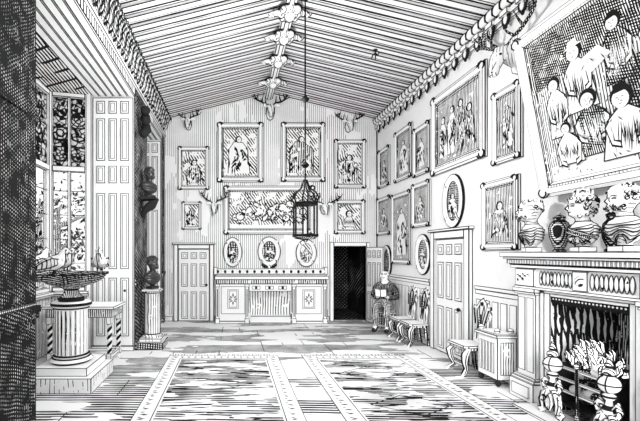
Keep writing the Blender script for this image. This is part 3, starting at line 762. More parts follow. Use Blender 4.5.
# ================================================================== HANGING LANTERN
LX, LY, LZ = XRI, 5.02, 2.03
lt = thing('hanging_lantern', 'black hexagonal cage lantern hanging on a long rod from the ceiling ridge', 'lantern', (LX, LY, LZ))
LM = H('dark', 5)
r = MB(INK); r.tube([(0, 0, .80), (0, 0, RIDGE-.15-LZ)], .011, 8); r.build('rod', lt)
for z in (1.02, 1.92, 3.3):
    k = MB(INK); k.lathe([(.0, -.045), (.035, -.03), (.055, 0), (.03, .03), (.012, .05)], (0, 0, z), 12); k.build('rod_knob', lt)
R = .165
hexp = [(R*math.cos(PI/6 + k*PI/3), R*math.sin(PI/6 + k*PI/3)) for k in range(6)]
for z0, z1, rr, nm in ((.47, .51, 1.05, 'upper_ring'), (.04, .075, 1.12, 'lower_ring')):
    f = MB(INK, 0)
    for k in range(6):
        a, b_ = Vector((*hexp[k], 0))*rr, Vector((*hexp[(k+1) % 6], 0))*rr
        f.hexa([a*.9+Vector((0,0,z0)), b_*.9+Vector((0,0,z0)), b_+Vector((0,0,z0)), a+Vector((0,0,z0)), a*.9+Vector((0,0,z1)), b_*.9+Vector((0,0,z1)), b_+Vector((0,0,z1)), a+Vector((0,0,z1))], INK, 0)
    f.build(nm, lt, weld=False)
    if nm == 'lower_ring':
        f = MB(H('cross', 5)); f.lathe([(.17, .04), (.14, .015), (.05, 0), (.02, -.03), (0, -.04)], seg=6, smooth=False); f.build('base_pan', lt)
for k in range(6):
    x, y = hexp[k]; f = MB(INK); f.tube([(x, y, .06), (x, y, .49)], .012, 6); f.build('bar', lt)
    f = MB(INK); f.tube([(x, y, .51), (x*1.15, y*1.15, .56), (x*.9, y*.9, .64), (x*.4, y*.4, .7), (x*.12, y*.12, .82)], [.012, .012, .012, .011, .009], 6)
    f.tube([(x*1.0, y*1.0, .53), (x*1.25, y*1.25, .57), (x*1.22, y*1.22, .62), (x*1.02, y*1.02, .61)], .009, 5); f.build('crown_scroll', lt)
    a, b_ = Vector((*hexp[k], 0))*.97, Vector((*hexp[(k+1) % 6], 0))*.97
    g = MB(LG); g.poly([a+Vector((0,0,.07)), b_+Vector((0,0,.07)), b_+Vector((0,0,.48)), a+Vector((0,0,.48))]); g.build('glass_pane', lt)
f = MB(PAPER); f.lathe([(.04, .05), (.045, .07), (.018, .075), (.018, .26), (0, .265)], seg=12, lines=(0,)); f.build('candle', lt)

# ================================================================== CARVED CABINET at the gable wall
Yc = 9.62
def cx(px): return (px-232)*Yc/F
def cz(py): return EYE-(py-253)*Yc/F
cab = thing('carved_cabinet', 'long white carved cabinet with two starred doors and dark open middle, under the oval portraits', 'sideboard', (cx(272), YB-.2, 0))
og = (cx(272), YB-.2, 0); t = .012
x0, x1 = cx(215.5), cx(327.5)
def cb(name, fn, mat=PAPER, tt=t, parent=None):
    b = MB(mat, tt); fn(b); o = b.build(name, origin=og, weld=False); o.location = (0, 0, 0); o.parent = parent or cab; return o
def top(b):
    b.box(x0-.02, x1+.02, Yc-.05, YB-.01, cz(279.5), cz(276)); b.box(x0+.02, x1-.02, Yc+.02, YB-.01, cz(284), cz(279.5), H('dense', 10)); b.box(x0+.02, x1-.02, Yc-.01, YB-.01, cz(276), cz(274.5))
cb('cabinet_top', top)
def cornice_(b):
    b.box(x0-.02, x1+.02, YB-.2, YB-.01, cz(274.5), cz(269)); z0, z1 = cz(274), cz(270)
    n = 30
    for i in range(n):
        a = x0 + (x1-x0)*(i+.15)/n; b.ball((a+.04, YB-.2, (z0+z1)/2), (.035, .03, .045), PAPER if i % 2 else INK, 8, 5)
    b.box(x0-.05, x0+.04, YB-.22, YB-.01, cz(275), cz(267.5)); b.box(x1-.04, x1+.05, YB-.22, YB-.01, cz(275), cz(267.5))
cb('carved_cornice', cornice_)
def carc(b):
    b.box(x0, cx(249), Yc+.03, YB-.01, .06, cz(284)); b.box(cx(292), x1, Yc+.03, YB-.01, .06, cz(284)); b.box(cx(249), cx(292), Yc+.03, YB-.01, cz(291.5), cz(284))
    b.box(x0-.02, cx(250), Yc-.02, YB-.01, 0, .06); b.box(cx(291), x1+.02, Yc-.02, YB-.01, 0, .06); b.box(cx(249), cx(292), Yc+.1, YB-.01, .0, cz(317))
    b.box(cx(249), cx(292), YB-.03, YB-.01, .05, cz(291), H('vert', 10), 0)
    for i in range(3):
        a = cx(252) + i*cx(232+13.3); b.box(a, a+.22, Yc+.015, Yc+.03, cz(289.5), cz(286)); b.box(a+.08, a+.14, Yc+.01, Yc+.015, cz(289), cz(286.5), INK, 0)
    for q in (249.5, 291.5):
        b.tube([(cx(q), Yc+.02, .1), (cx(q), Yc-.03, .16), (cx(q), Yc-.02, .24), (cx(q), Yc+.02, .28)], .03, 7, H('light', 10))
cb('carcase', carc)
for a, e in ((221, 245), (296, 321.5)):
    def dr(b):
        b.box(cx(a), cx(e), Yc+.005, Yc+.03, cz(314), cz(286.5)); b.box(cx(a+6.5), cx(e-6.5), Yc-.01, Yc+.005, cz(308.5), cz(289.5)); b.box(cx(a+8), cx(e-8), Yc-.014, Yc-.01, cz(307.3), cz(290.7))
    d_ = cb('cabinet_door', dr)
    def star(b):
        mx_, mz = (cx(a)+cx(e))/2, cz(299); 
        for k in range(8):
            an = k*PI/4; L_ = .17 if k % 2 == 0 and k % 4 == 2 else .12
            u = Vector((math.cos(an), 0, math.sin(an))); n_ = Vector((-u.z, 0, u.x)); c_ = Vector((mx_, Yc-.018, mz))
            b.poly([c_+u*.03, c_+u*L_*.6+n_*.02, c_+u*L_, c_+u*L_*.6-n_*.02], INK)
        b.ball((mx_, Yc-.014, mz), (.03, .015, .03), PAPER, 10, 5)
    cb('star_carving', star, parent=d_)
for q in (217.5, 247, 294, 325):
    def pl(b):
        b.box(cx(q)-.045, cx(q)+.045, Yc-.01, Yc+.03, .06, cz(285)); b.box(cx(q)-.06, cx(q)+.06, Yc-.025, Yc+.03, .0, .14); b.box(cx(q)-.06, cx(q)+.06, Yc-.02, Yc+.03, cz(287), cz(284)); b.box(cx(q)-.012, cx(q)+.012, Yc-.015, Yc-.01, .18, cz(289), INK, 0)
    cb('pilaster', pl)

# ================================================================== CHIMNEYPIECE on the long wall
ch = thing('stone_mantelpiece', 'white carved stone mantelpiece with dentil shelf around the burning hearth', 'fireplace', (XR, 3.925, 0))
og = (XR, 3.925, 0); YC = 3.925; X1 = XR-.004
def mp(name, fn, mat=PAPER, tt=.0075, parent=None):
    b = MB(mat, tt); fn(b); o = b.build(name, origin=og, weld=False); o.location = (0, 0, 0); o.parent = parent or ch; return o
def mir(b, x0, x1, d0, d1, z0, z1, *a):
    b.box(x0, x1, YC+d0, YC+d1, z0, z1, *a); b.box(x0, x1, YC-d1, YC-d0, z0, z1, *a)
S = 1.0
mp('mantel_shelf', lambda b: (b.box(3.58, X1, YC-1.0, YC+1.0, 1.80, 1.86), b.box(3.61, X1, YC-.97, YC+.97, 1.77, 1.80), ))
def dent(b):
    b.box(3.66, X1, YC-.93, YC+.93, 1.70, 1.77, INK, 0)
    n = 46
    for i in range(n):
        y = YC-.93+1.86*(i+.2)/n; b.box(3.635, 3.66, y, y+.024, 1.715, 1.768, PAPER, .003)
    for i in range(3): b.box(3.635, 3.66+.2, YC+.93-.0, YC+.942, 1.715, 1.768, PAPER, .003)
    b.box(3.67, X1, YC-.92, YC+.92, 1.66, 1.70)
mp('dentil_moulding', dent)
def frz(b):
    b.box(3.73, X1, YC-.89, YC+.89, 1.42, 1.66); b.box(3.70, X1, YC-.9, YC+.9, 1.40, 1.435)
    for y0, y1, n in ((.10, .53, 9), (-.53, -.10, 9)):
        for i in range(n):
            y = YC + y0 + (y1-y0)*(i+.5)/n; b.ball((3.73, y, 1.545), (.016, .019, .075), H('sparse', 4), 8, 6); b.tube([(3.725, y+.024*math.cos(a), 1.545+.085*math.sin(a)) for a in [2*PI*k/12 for k in range(13)]], .005, 4, INK)
    b.box(3.71, X1, YC-.085, YC+.085, 1.44, 1.65); b.ball((3.71, YC, 1.545), (.02, .055, .06), H('fur', 4), 10, 6)
mp('carved_frieze', frz)
for sg in (1, -1):
    def pil(b):
        def q(x0, d0, d1, z0, z1, *a):
            b.box(x0, X1, *( (YC+d0, YC+d1) if sg > 0 else (YC-d1, YC-d0)), z0, z1, *a)
        q(3.73, .59, .875, .30, 1.40); q(3.70, .57, .895, 1.33, 1.36); q(3.685, .56, .905, 1.36, 1.41)
        q(3.66, .545, .925, .0, .24); q(3.68, .555, .915, .24, .275); q(3.70, .565, .905, .275, .305)
        for a_, e_ in ((.615, .715), (.745, .85)): b.box(3.72, 3.73, *((YC+a_, YC+e_) if sg > 0 else (YC-e_, YC-a_)), .36, 1.29, PAPER, .007)
        b.box(3.645, 3.66, *((YC+.6, YC+.87) if sg > 0 else (YC-.87, YC-.6)), .05, .19, PAPER, .007)
        q(3.70, .585, .88, 1.435, 1.65)
        for k in range(6): b.ball((3.70, YC+sg*(.63+.04*k), 1.545), (.018, .014, .06), H('fur', 4), 7, 5)
    mp('pilaster', pil)
def arch_(b):
    mir(b, 3.77, X1, .435, .545, 0, FZ+.06); b.box(3.77, X1, YC-.435, YC+.435, FZ, FZ+.06); mir(b, 3.755, X1, .5, .56, 0, 1.40); b.box(3.755, X1, YC-.56, YC+.56, FZ+.035, 1.40)
mp('architrave', arch_)
def fringe(b):
    b.box(3.80, 3.815, YC-.435, YC+.435, FZ-.05, FZ, INK, 0); n = 34
    for i in range(n):
        y = YC-.435+.87*i/n; b.prism([(y, FZ-.05), (y+.0256, FZ-.05), (y+.0128, FZ-.085)], 3.80, 3.812, INK, 0, 'x')
    for i in range(22): b.ball((3.798, YC-.42+.04*i, FZ-.022), (.005, .011, .011), PAPER, 6, 4)
mp('hearth_fringe', fringe)
b = MB(PAPER, .007); b.box(3.40, XR-.19+.02, FY0-.25, FY1+.1, .002, .03); struct(b.build('floor_hearth'))

# fire basket, fire, andirons
fb = thing('fire_basket', 'low black iron fire basket with pale front bars inside the hearth', 'fire grate', (3.88, 3.955, .032))
for i, z in enumerate((.27, .40, .53)):
    b = MB(PAPER, .006); b.box(-.16, -.13, -.27, .27, z-.014, z+.014, PAPER, .005); b.build('front_bar', fb)
for y in (-.27, -.0, .27):
    b = MB(H('cross', 4)); b.lathe([(.02, 0), (.026, .04), (.016, .08), (.016, .56), (.028, .58), (.03, .61), (.012, .64)], (-.17, y, 0), 10); b.build('post', fb)
b = MB(SOOT, 0); b.box(-.12, .24, -.29, .29, .09, .11); b.box(.24, .255, -.29, .29, .09, .6); b.box(-.12, .24, -.3, -.29, .09, .56); b.box(-.12, .24, .29, .3, .09, .56)
b.box(.2, .24, -.28, -.24, 0, .09); b.box(.2, .24, .24, .28, 0, .09); b.build('grate_box', fb, weld=False)
rng = random.Random(11)
fi = thing('burning_fire', 'heap of pale leaping flames and coals burning in the iron basket', 'fire', (3.92, 3.955, .142))
def coal_mb(mat, c, r, seed):
    b = MB(mat); b.ball(c, r, mat, 10, 7, lambda p, q: q + (p-q)*(1+.35*mnoise.noise(p*14+Vector((seed, 0, 0))))); return b
bcoal = MB(SOOT)
for i in range(44):
    c = (rng.uniform(-.06, .10), rng.uniform(-.20, .20), rng.uniform(.06, .50)); rr = rng.uniform(.04, .06)
    bcoal.ball(c, rr, H('dark', 4) if i % 3 else PAPER, 9, 6, lambda p, q, i=i: q + (p-q)*(1+.4*mnoise.noise(p*16+Vector((i, 0, 0)))))
o = bcoal.build('coals', fi, weld=False); o['kind'] = 'stuff'
FLM = plain('pale_flame', .9, emit=.35)
for i in range(74):
    y = rng.uniform(-.225, .225); x = rng.uniform(-.08, .08); base = .42 + (1-abs(y)/.3)*rng.uniform(.0, .3)
    L_ = rng.uniform(.09, .16); an = rng.uniform(-.8, .8) + y*1.6; w = rng.uniform(.025, .042)
    u = Vector((rng.uniform(-.3, .1), math.sin(an), math.cos(an))).normalized(); s_ = u.cross(Vector((1, 0, 0))).normalized()
    p0 = Vector((x, y, base)); b = MB(FLM)
    pa = [p0, p0+u*L_*.35+s_*w*.5, p0+u*L_*.7+s_*w*.1, p0+u*L_+s_*w*.9]
    b.tube(pa, [w*.35, w, w*.7, .003], 8, FLM, up=s_, flat=.4)
    b.tube([q+Vector((-w*.4, 0, 0)) for q in pa], [.005, .007, .005, .002], 5, INK)
    for k in (-1, 1): b.tube([pa[0]+s_*k*w*.35, pa[1]+s_*k*w*1.02, pa[2]+s_*k*w*.72, pa[3]], .0058, 5, INK)
    b.build('flame', fi, weld=False)
def andiron(label, loc, first=None):
    if first: return dup(first, loc, None, label)
    root = thing('andiron', label, 'andiron', loc, 0, 'pair of andirons at the hearth')
    M_ = H('fur', 4)
    vw = viewof(loc, 0, .3); b = MB(M_, ol=vw, w=.006); b.M = Matrix.Diagonal((1, .85, 1.45, 1))
    for sg in (-1, 1):
        b.tube([(0, sg*.03, .2), (-.01, sg*.08, .17), (-.02, sg*.12, .1), (-.02, sg*.1, .04), (-.02, sg*.15, .012), (-.02, sg*.17, .04), (-.02, sg*.145, .06)], [.035, .038, .032, .03, .03, .024, .014], 9, M_)
        b.tube([(0, sg*.05, .23), (0, sg*.1, .27), (-.01, sg*.13, .24), (-.01, sg*.11, .2), (-.01, sg*.085, .22)], [.02, .026, .024, .018, .01], 8, M_)
        b.tube([(-.02, sg*.02, .14), (-.045, sg*.05, .1), (-.045, sg*.03, .06), (-.04, sg*.01, .09)], [.012, .016, .014, .01], 7, PAPER)
        b.tube([(-.04, sg*.125, .17), (-.05, sg*.15, .1), (-.05, sg*.125, .04)], .006, 5, INK)
        b.tube([(-.035, sg*.05, .19), (-.045, sg*.085, .13), (-.045, sg*.07, .05)], .006, 5, INK)
    b.ball((-.02, 0, .1), (.035, .05, .07), PAPER, 10, 7); b.tube([(-.057, .04*math.cos(a), .1+.055*math.sin(a)) for a in [2*PI*k/14 for k in range(15)]], .005, 5, INK)
    b.build('scrolled_foot', root, weld=False)
    b = MB(PAPER, ol=vw); b.M = Matrix.Diagonal((1, 1, 1.45, 1)); b.lathe([(.04, .2), (.055, .23), (.03, .26), (.022, .29), (.05, .31), (.05, .325), (.025, .34)], seg=14, lines=(1, 4)); b.build('stem', root)
    b = MB(H('contour', 4), ol=vw, w=.007); b.M = Matrix.Translation((0, 0, .575-.42*.98)) @ Matrix.Scale(.98, 4); b.ball((0, 0, .42), .085, PAPER, 20, 12)
    for z, rr in ((.42, .0865),): b.tube([(rr*math.cos(a), rr*math.sin(a), z) for a in [2*PI*k/24 for k in range(25)]], .007, 5, INK, caps=False)
    for an in (2.6, 3.6): b.tube([(.0855*math.cos(an)*math.cos(a), .0855*math.sin(an)*math.cos(a), .42+.0855*math.sin(a)) for a in [-1.1+2.2*k/12 for k in range(13)]], .006, 5, INK)
    b.build('ball', root, weld=False)
    b = MB(M_, ol=vw); b.M = Matrix.Translation((0, 0, .65-.495)); b.lathe([(.03, .495), (.05, .52), (.045, .55), (.02, .57), (.03, .6), (.018, .63), (.008, .67), (0, .68)], seg=12, lines=(0, 3)); b.build('finial', root)
    return root
an = andiron('ornate ball-topped andiron standing on the gable wall side of the fire', (3.585, 4.11, .032))
andiron('ornate ball-topped andiron on the far side of the hearth from the chest', (3.57, 3.48, .032), an)
# ================================================================== BUSTS
def interp(tab, z):
    for i in range(len(tab)-1):
        a, b = tab[i], tab[i+1]
        if z <= b[0] or i == len(tab)-2:
            k = max(0, min(1, (z-a[0])/(b[0]-a[0]))); k = k*k*(3-2*k)*.5 + k*.5
            return [a[j]+(b[j]-a[j])*k for j in range(1, len(a))]
HEADT = [(.13, .10, .085, 0), (.17, .19, .12, 0), (.24, .275, .15, 0), (.32, .315, .16, .0), (.40, .315, .15, .01), (.455, .25, .13, .01), (.49, .15, .105, .01), (.53, .088, .088, 0), (.575, .084, .088, -.01),
         (.605, .095, .11, -.03), (.64, .115, .137, -.035), (.70, .130, .15, -.03), (.77, .137, .16, -.02), (.84, .135, .162, -.012), (.90, .118, .145, -.008), (.95, .085, .108, -.005), (.985, .04, .05, 0), (1.0, .002, .002, 0)]
def g(a, a0, w): 
    d = (a-a0+PI) % (2*PI) - PI; return math.exp(-(d/w)**2)
def gz_(z, z0, w): return math.exp(-((z-z0)/w)**2)
def bust_body(mat, s, beard=0, hair=.02, seed=0, female=False, folds=True, view=None, lw=.006):
    b = MB(mat); ns, nr = 56, 84; pts = []
    for i in range(nr+1):
        z = .13 + .87*i/nr; rx, ry_, cy = interp(HEADT, z)
        for k in range(ns):
            a = 2*PI*k/ns                                   # a measured from the front
            d = 0
            if z > .58:
                d += .052*g(a, 0, .17)*(gz_(z, .735, .03) + .55*gz_(z, .77, .03)) + .014*gz_(z, .808, .018)*(g(a, .35, .3)+g(a, -.35, .3)+.5*g(a, 0, .3))
                d -= .024*gz_(z, .778, .02)*(g(a, .42, .2)+g(a, -.42, .2)); d += .009*gz_(z, .778, .01)*(g(a, .42, .1)+g(a, -.42, .1))
                d += .016*gz_(z, .69, .008)*g(a, 0, .24) + .014*gz_(z, .668, .009)*g(a, 0, .2) - .012*gz_(z, .679, .005)*g(a, 0, .28)
                d += .022*gz_(z, .632, .02)*g(a, 0, .3) + .012*gz_(z, .725, .03)*(g(a, .75, .3)+g(a, -.75, .3))
                d += .022*gz_(z, .745, .035)*(g(a, 1.62, .1)+g(a, -1.62, .1))      # ears
                nv = mnoise.noise(Vector((math.sin(a)*9, math.cos(a)*9, z*22+seed)))
                if beard: d += beard*gz_(z, .635, .045)*max(0, math.cos(a*.62))**1.5*(1+.8*nv)
                back = 1/(1+math.exp(-(abs((a+PI) % (2*PI)-PI)-1.25)*7)); topm = 1/(1+math.exp(-(z-.865)*60))
                lower = 1/(1+math.exp(-(z-(.60 if female else .70))*60))
                d += hair*max(back*lower, topm)*(1+1.3*nv)
            elif folds and z < .5:
                d += .012*math.sin(z*95 + 2.4*math.sin(a+1+seed) + 2*a)*gz_(z, .32, .12)
            sa, ca = math.sin(a), math.cos(a)
            pw = 1.0
            pts.append((s*(rx+d)*sa*pw, s*(cy-(ry_+d)*ca), s*z))
    fs = [(i*ns+k, i*ns+(k+1) % ns, (i+1)*ns+(k+1) % ns, (i+1)*ns+k) for i in range(nr) for k in range(ns)]
    fs.append(tuple(range(ns))[::-1]); b.add(pts, fs, mat, True)
    if view:
        side = Vector((-view.y, view.x, 0)).normalized(); V3 = [Vector(p) for p in pts]
        for sg in (-1, 1):
            b.contour([max(V3[i*ns:(i+1)*ns], key=lambda p: sg*p.dot(side)) for i in range(nr)], lw)
    return b
def surf(a, z, s, out=0):
    rx, ry_, cy = interp(HEADT, z); return Vector((s*(rx+out)*math.sin(a), s*(cy-(ry_+out)*math.cos(a)), s*z))
def face_lines(b, s, w, beard=0):
    """drawn brow, eye, mouth and nose lines lying on the carved face"""
    for sg in (-1, 1):
        b.tube([surf(sg*a, z, s, .016) for a, z in ((.2, .812), (.42, .82), (.66, .806))], w, 5, INK)
        b.tube([surf(sg*a, z, s, .002) for a, z in ((.24, .778), (.42, .784), (.6, .776))], w*1.2, 5, INK)
        b.tube([surf(sg*a, z, s, o) for a, z, o in ((.1, .8, .02), (.16, .75, .03), (.22, .725, .022))], w*.8, 5, INK)
        b.tube([surf(sg*a, z, s, o) for a, z, o in ((1.55, .70, .012), (1.68, .72, .025), (1.74, .76, .025), (1.6, .785, .015))], w, 5, INK)
    b.tube([surf(a, .679, s, .012 + beard*.4) for a in (-.26, 0, .26)], w*1.1, 5, INK)
def bust(name, label, loc, rot, s, mat, beard=0, hair=.02, seed=0, female=False, w=.005, kind='', wood=None, sy=1):
    root = thing(name, label, 'bust', loc, rot)
    b = MB(PAPER if mat is not BRONZE else mat, w*1.1); so = mat if mat is BRONZE else PAPER
    b.box(-.15*s, .15*s, -.12*s, .12*s, 0, .085*s, so); b.lathe([(.10*s, .085*s), (.075*s, .10*s), (.085*s, .135*s), (.10*s, .15*s)], seg=20, mat=so, lines=(0,)); b.build('socle', root)
    b = bust_body(mat, s, beard, hair, seed, female, view=None if mat is BRONZE else viewof(loc, rot, .3), lw=w*1.3)
    bd = b.build('body', root, weld=False)
    if mat is not BRONZE:
        b = MB(INK); face_lines(b, s, w, beard)
        # contour of neck, shoulders and drapery folds
        b.tube([surf(a, .515, s, .012) for a in [2*PI*k/20 for k in range(21)]], w, 5, INK, caps=False)
        for k in range(7):
            z0 = .45 - .042*k
            b.tube([surf(-1.5+3.0*j/14, z0 - .05*math.sin(j/14*PI) - .012*k*math.cos(j), s, .014) for j in range(15)], w*(.9+.5*(k % 2)), 5, INK)
        for k in range(5):
            z0 = .43-.05*k; b.tube([surf(1.5+3.2*j/10, z0-.03*math.sin(j/10*PI), s, .014) for j in range(11)], w, 5, INK)
        b.build('drapery_fold', bd, weld=False)
    hb = MB(H('fur', 4) if mat is not BRONZE else BRONZE); rng = random.Random(seed+3)
    def curl(a, z, r, out):
        p = surf(a, z, s, out); hb.ball(p, (r*s, r*s, r*s), None, 8, 6)
        if mat is not BRONZE:
            n_ = (p - Vector((0, 0, p.z))).normalized(); u = Vector((0, 0, 1)); v = n_.cross(u)
            hb.tube([p + n_*r*s*.85 + (u*math.cos(q)+v*math.sin(q))*r*s*(.35+.09*q) for q in [j*.7 for j in range(8)]], w*.85, 4, INK)
    if kind == 'curly':
        for i in range(46):
            a = rng.uniform(-PI, PI); z = rng.uniform(.75, .97)
            if abs(a) < 1.1 and z < .87: continue
            curl(a, z, rng.uniform(.03, .042), .012)
    if hb.v: hb.build('hair', root, weld=False)
    hb = MB(H('fur', 4) if mat is not BRONZE else BRONZE)
    if beard:
        for i in range(24): curl(rng.uniform(-1.25, 1.25), rng.uniform(.60, .675), rng.uniform(.024, .034), beard*.9)
    if hb.v: hb.build('beard', root, weld=False)
    hb = MB(H('fur', 4))
    if kind == 'queen':
        for i in range(54):
            a = rng.choice((-1, 1))*rng.uniform(.85, PI); curl(a, rng.uniform(.6, .93), rng.uniform(.034, .048), .022)
        for i in range(12): curl(rng.uniform(-.8, .8), rng.uniform(.885, .95), .036, .012)
    if hb.v: hb.build('hair', root, weld=False)
    if kind == 'queen':
        c = MB(PAPER); n = 14
        c.lathe([(.118*s, .93*s), (.125*s, .945*s), (.118*s, .975*s), (.11*s, .975*s)], seg=28, lines=(0, 2), caps=False)
        for k in range(n):
            a = 2*PI*k/n; p = Vector((.12*s*math.cos(a), .12*s*math.sin(a), .97*s)); c.tube([p, p+Vector((0, 0, .05*s))], [.02*s, .004*s], 6); c.ball(p+Vector((0, 0, .055*s)), .016*s, INK if k % 2 else PAPER, 7, 5)
        for k in range(4):
            a = k*PI/2+.4; c.tube([(.118*s*math.cos(a), .118*s*math.sin(a), .97*s), (.11*s*math.cos(a), .11*s*math.sin(a), 1.05*s), (.0, .0, 1.06*s)], .014*s, 6, PAPER); c.tube([(.132*s*math.cos(a), .132*s*math.sin(a), .97*s), (.124*s*math.cos(a), .124*s*math.sin(a), 1.055*s), (.0, .0, 1.075*s)], w*.8, 5, INK)
        c.ball((0, 0, 1.095*s), .034*s, PAPER, 10, 7); c.lathe([(.035*s, 1.09*s), (.038*s, 1.095*s), (.035*s, 1.10*s)], seg=14, mat=INK); c.build('crown', root, weld=False)
        c = MB(PAPER); band = []
        for j in range(25):
            q = j/24; a = -1.5 + 3.0*q; z = .48 - .26*q; band.append((a, z))
        pts = []
        for a, z in band: pts += [surf(a, z+.045, s, .03), surf(a, z-.045, s, .03)]
        c.add(pts, [(2*j, 2*j+1, 2*j+3, 2*j+2) for j in range(24)], PAPER, True)
        for e in (0, 1): c.tube([p for p in pts[e::2]], w, 5, INK)
        for j in range(1, 24): c.tube([pts[2*j]*.8+pts[2*j+1]*.2 + Vector((0, -.003, 0)), pts[2*j]*.25+pts[2*j+1]*.75 + Vector((0, -.003, 0))], w*.9, 4, INK)
        c.build('sash', root, weld=False)
        c = MB(PAPER)
        pts = []
        for j in range(19):
            a = -1.7+3.4*j/18; z = .20 + .015*math.sin(j); pts += [surf(a, z+.06, s, .025), surf(a, z-.055, s, .03)]
        c.add(pts, [(2*j, 2*j+1, 2*j+3, 2*j+2) for j in range(18)], PAPER, True)
        for e in (0, 1): c.tube(pts[e::2], w, 5, INK)
        for j in range(1, 18): c.ball((pts[2*j]+pts[2*j+1])/2 + Vector((0, 0, .03*s*(-1)**j)), .017*s, INK, 6, 4)
        c.build('ermine_mantle', root, weld=False)
    return root
STN = H('stone', 4)
bust('marble_bust', 'pale bust of a curly-haired bearded man at the mantel end by the seated-sitter portrait', (3.69, 4.53, 1.862), math.radians(-116), .66, STN, .045, .02, 1, w=.0055, kind='curly')
bust('marble_bust', 'pale bust of a crowned woman with a broad sash between the two dark vases', (3.665, 3.84, 1.862), math.radians(-110), .615, PAPER, 0, .03, 2, True, w=.0055, kind='queen')
bust('marble_bust', 'pale bust of a short-bearded man farthest along the mantel from the chest', (3.665, 3.43, 1.862), math.radians(-104), .64, STN, .03, .03, 5, w=.005, kind='curly')
def vase(label, loc, prof, mat, han):
    root = thing('mantel_vase', label, 'vase', loc)
    b = MB(mat, ol=viewof(loc), w=.006); b.lathe(prof, seg=24, lines=(1, len(prof)-3)); b.build('body', root)
    b = MB(mat); zt = prof[-1][1]; r = prof[-1][0]
    b.lathe([(r*1.15, zt), (r*1.15, zt+.012), (r*.5, zt+.035), (.012, zt+.045), (.018, zt+.06), (0, zt+.072)], seg=18, lines=(0,)); b.build('lid', root)
    return root
vase('tall dark covered vase between the bearded bust and the crowned bust', (3.73, 4.19, 1.862), [(.055, 0), (.06, .015), (.035, .035), (.05, .06), (.085, .18), (.092, .27), (.075, .33), (.045, .36), (.05, .385)], H('cross', 4), 0)
vase('dark round-bellied urn between the crowned bust and the farthest bust', (3.852, 3.73, 1.862), [(.05, 0), (.055, .015), (.03, .035), (.04, .07), (.066, .15), (.072, .22), (.06, .29), (.03, .33), (.04, .37)], H('dark', 4), 0)

# ================================================================== BUST PEDESTALS by the window piers
def bronze(label, loc, rot, s): return bust('bronze_bust', label, loc, rot, s, BRONZE, .02, .03, 8)
px_, py_ = -1.575, 7.28
pd = thing('column_pedestal', 'pale round column pedestal on a stepped base under the dark bust', 'pedestal', (px_, py_, 0))
b = MB(H('dense', 7), .011); b.box(-.255, .255, -.255, .255, 0, .13, H('cross', 7), None, PAPER); b.box(-.215, .215, -.215, .215, .13, .2, H('light', 7)); b.build('stepped_base', pd)
b = MB(H('vert', 7), .01, ol=viewof((px_, py_, 0)), w=.011); b.lathe([(.185, .2), (.195, .23), (.16, .26), (.15, .28), (.145, 1.05), (.15, 1.06), (.175, 1.08), (.175, 1.1)], seg=28, lines=(2, 5)); b.build('column_shaft', pd)
b = MB(PAPER, .01); b.box(-.18, .18, -.18, .18, 1.1, 1.14); b.build('cap_slab', pd)
bronze('dark bronze bust standing on the column pedestal by the window pier', (px_, py_, 1.142), math.radians(55), .66)
bk = thing('wall_bracket_shelf', 'dark carved wall bracket high on the window pier, carrying a bust', 'bracket', (XL, 7.3, 2.9))
b = MB(SOOT, 0); b.box(.035, .36, -.18, .18, .0, .045); b.build('bracket_shelf', bk)
b = MB(SOOT); b.tube([(.3, 0, 0), (.25, 0, -.1), (.12, 0, -.2), (.06, 0, -.35)], [.09, .1, .075, .02], 10); b.build('bracket_scroll', bk)
bronze('dark bronze bust standing on the high wall bracket above the other dark bust', (XL+.21, 7.3, 2.946), math.radians(50), .62)
cb_ = thing('carved_corbel', 'dark carved corbel at the top of the window pier, under the cornice', 'corbel', (XL+.015, 7.3, 4.1))
b = MB(SOOT)
for i in range(6): b.ball((.105+.03*(i % 2), -.08+.16*((i*37) % 5)/4, .1+i*.09), (.1, .09, .09), SOOT, 8, 6)
b.build('carving', cb_, weld=False)

# ================================================================== TAZZA, FLUTED PEDESTAL, DOVES
ux, uy = -2.30, 5.27
NAR = Matrix.Diagonal((.87, .87, 1, 1))
fp = thing('fluted_pedestal', 'broad fluted column pedestal on square steps in the window bay', 'pedestal', (ux, uy, 0))
b = MB(PAPER, .008); b.box(-.45, .45, -.45, .45, 0, .20, H('sparse', 5), None, PAPER); b.box(-.36, .36, -.36, .36, .20, .31, PAPER); b.build('stepped_base', fp)
b = MB(PAPER, ol=viewof((ux, uy, 0)), w=.008); b.M = NAR; b.lathe([(.30, .31), (.33, .34), (.3, .375), (.275, .39), (.285, .41), (.255, .43)], seg=36, lines=(0, 2, 4), mat=PAPER); b.build('base_moulding', fp)
b = MB(PAPER); b.M = NAR; nf = 22; pts = []; fs = []; ms = []
for zi, z in enumerate((.43, 1.05)):
    for k in range(nf*4):
        a = 2*PI*((k//4) + (0, .55, .66, .92)[k % 4])/nf; r = (.252, .252, .236, .236)[k % 4]; pts.append((r*math.cos(a), r*math.sin(a), z))
n4 = nf*4
LGT = H('sparse', 5)
for k in range(n4):
    b.add([pts[k], pts[(k+1) % n4], pts[n4+(k+1) % n4], pts[n4+k]], [(0, 1, 2, 3)], INK if k % 4 == 1 else (H('dense', 5) if k % 4 == 2 else PAPER))
b.build('fluted_shaft', fp)
b = MB(PAPER, ol=viewof((ux, uy, 0)), w=.008); b.M = NAR; b.lathe([(.255, 1.05), (.275, 1.065), (.275, 1.085), (.31, 1.11), (.31, 1.15), (.29, 1.165)], seg=36, lines=(1, 3)); b.build('column_cap', fp)
tz = thing('marble_tazza', 'wide shallow stone bowl on a short foot on the fluted pedestal, doves on its rim', 'bowl', (ux, uy, 1.166))
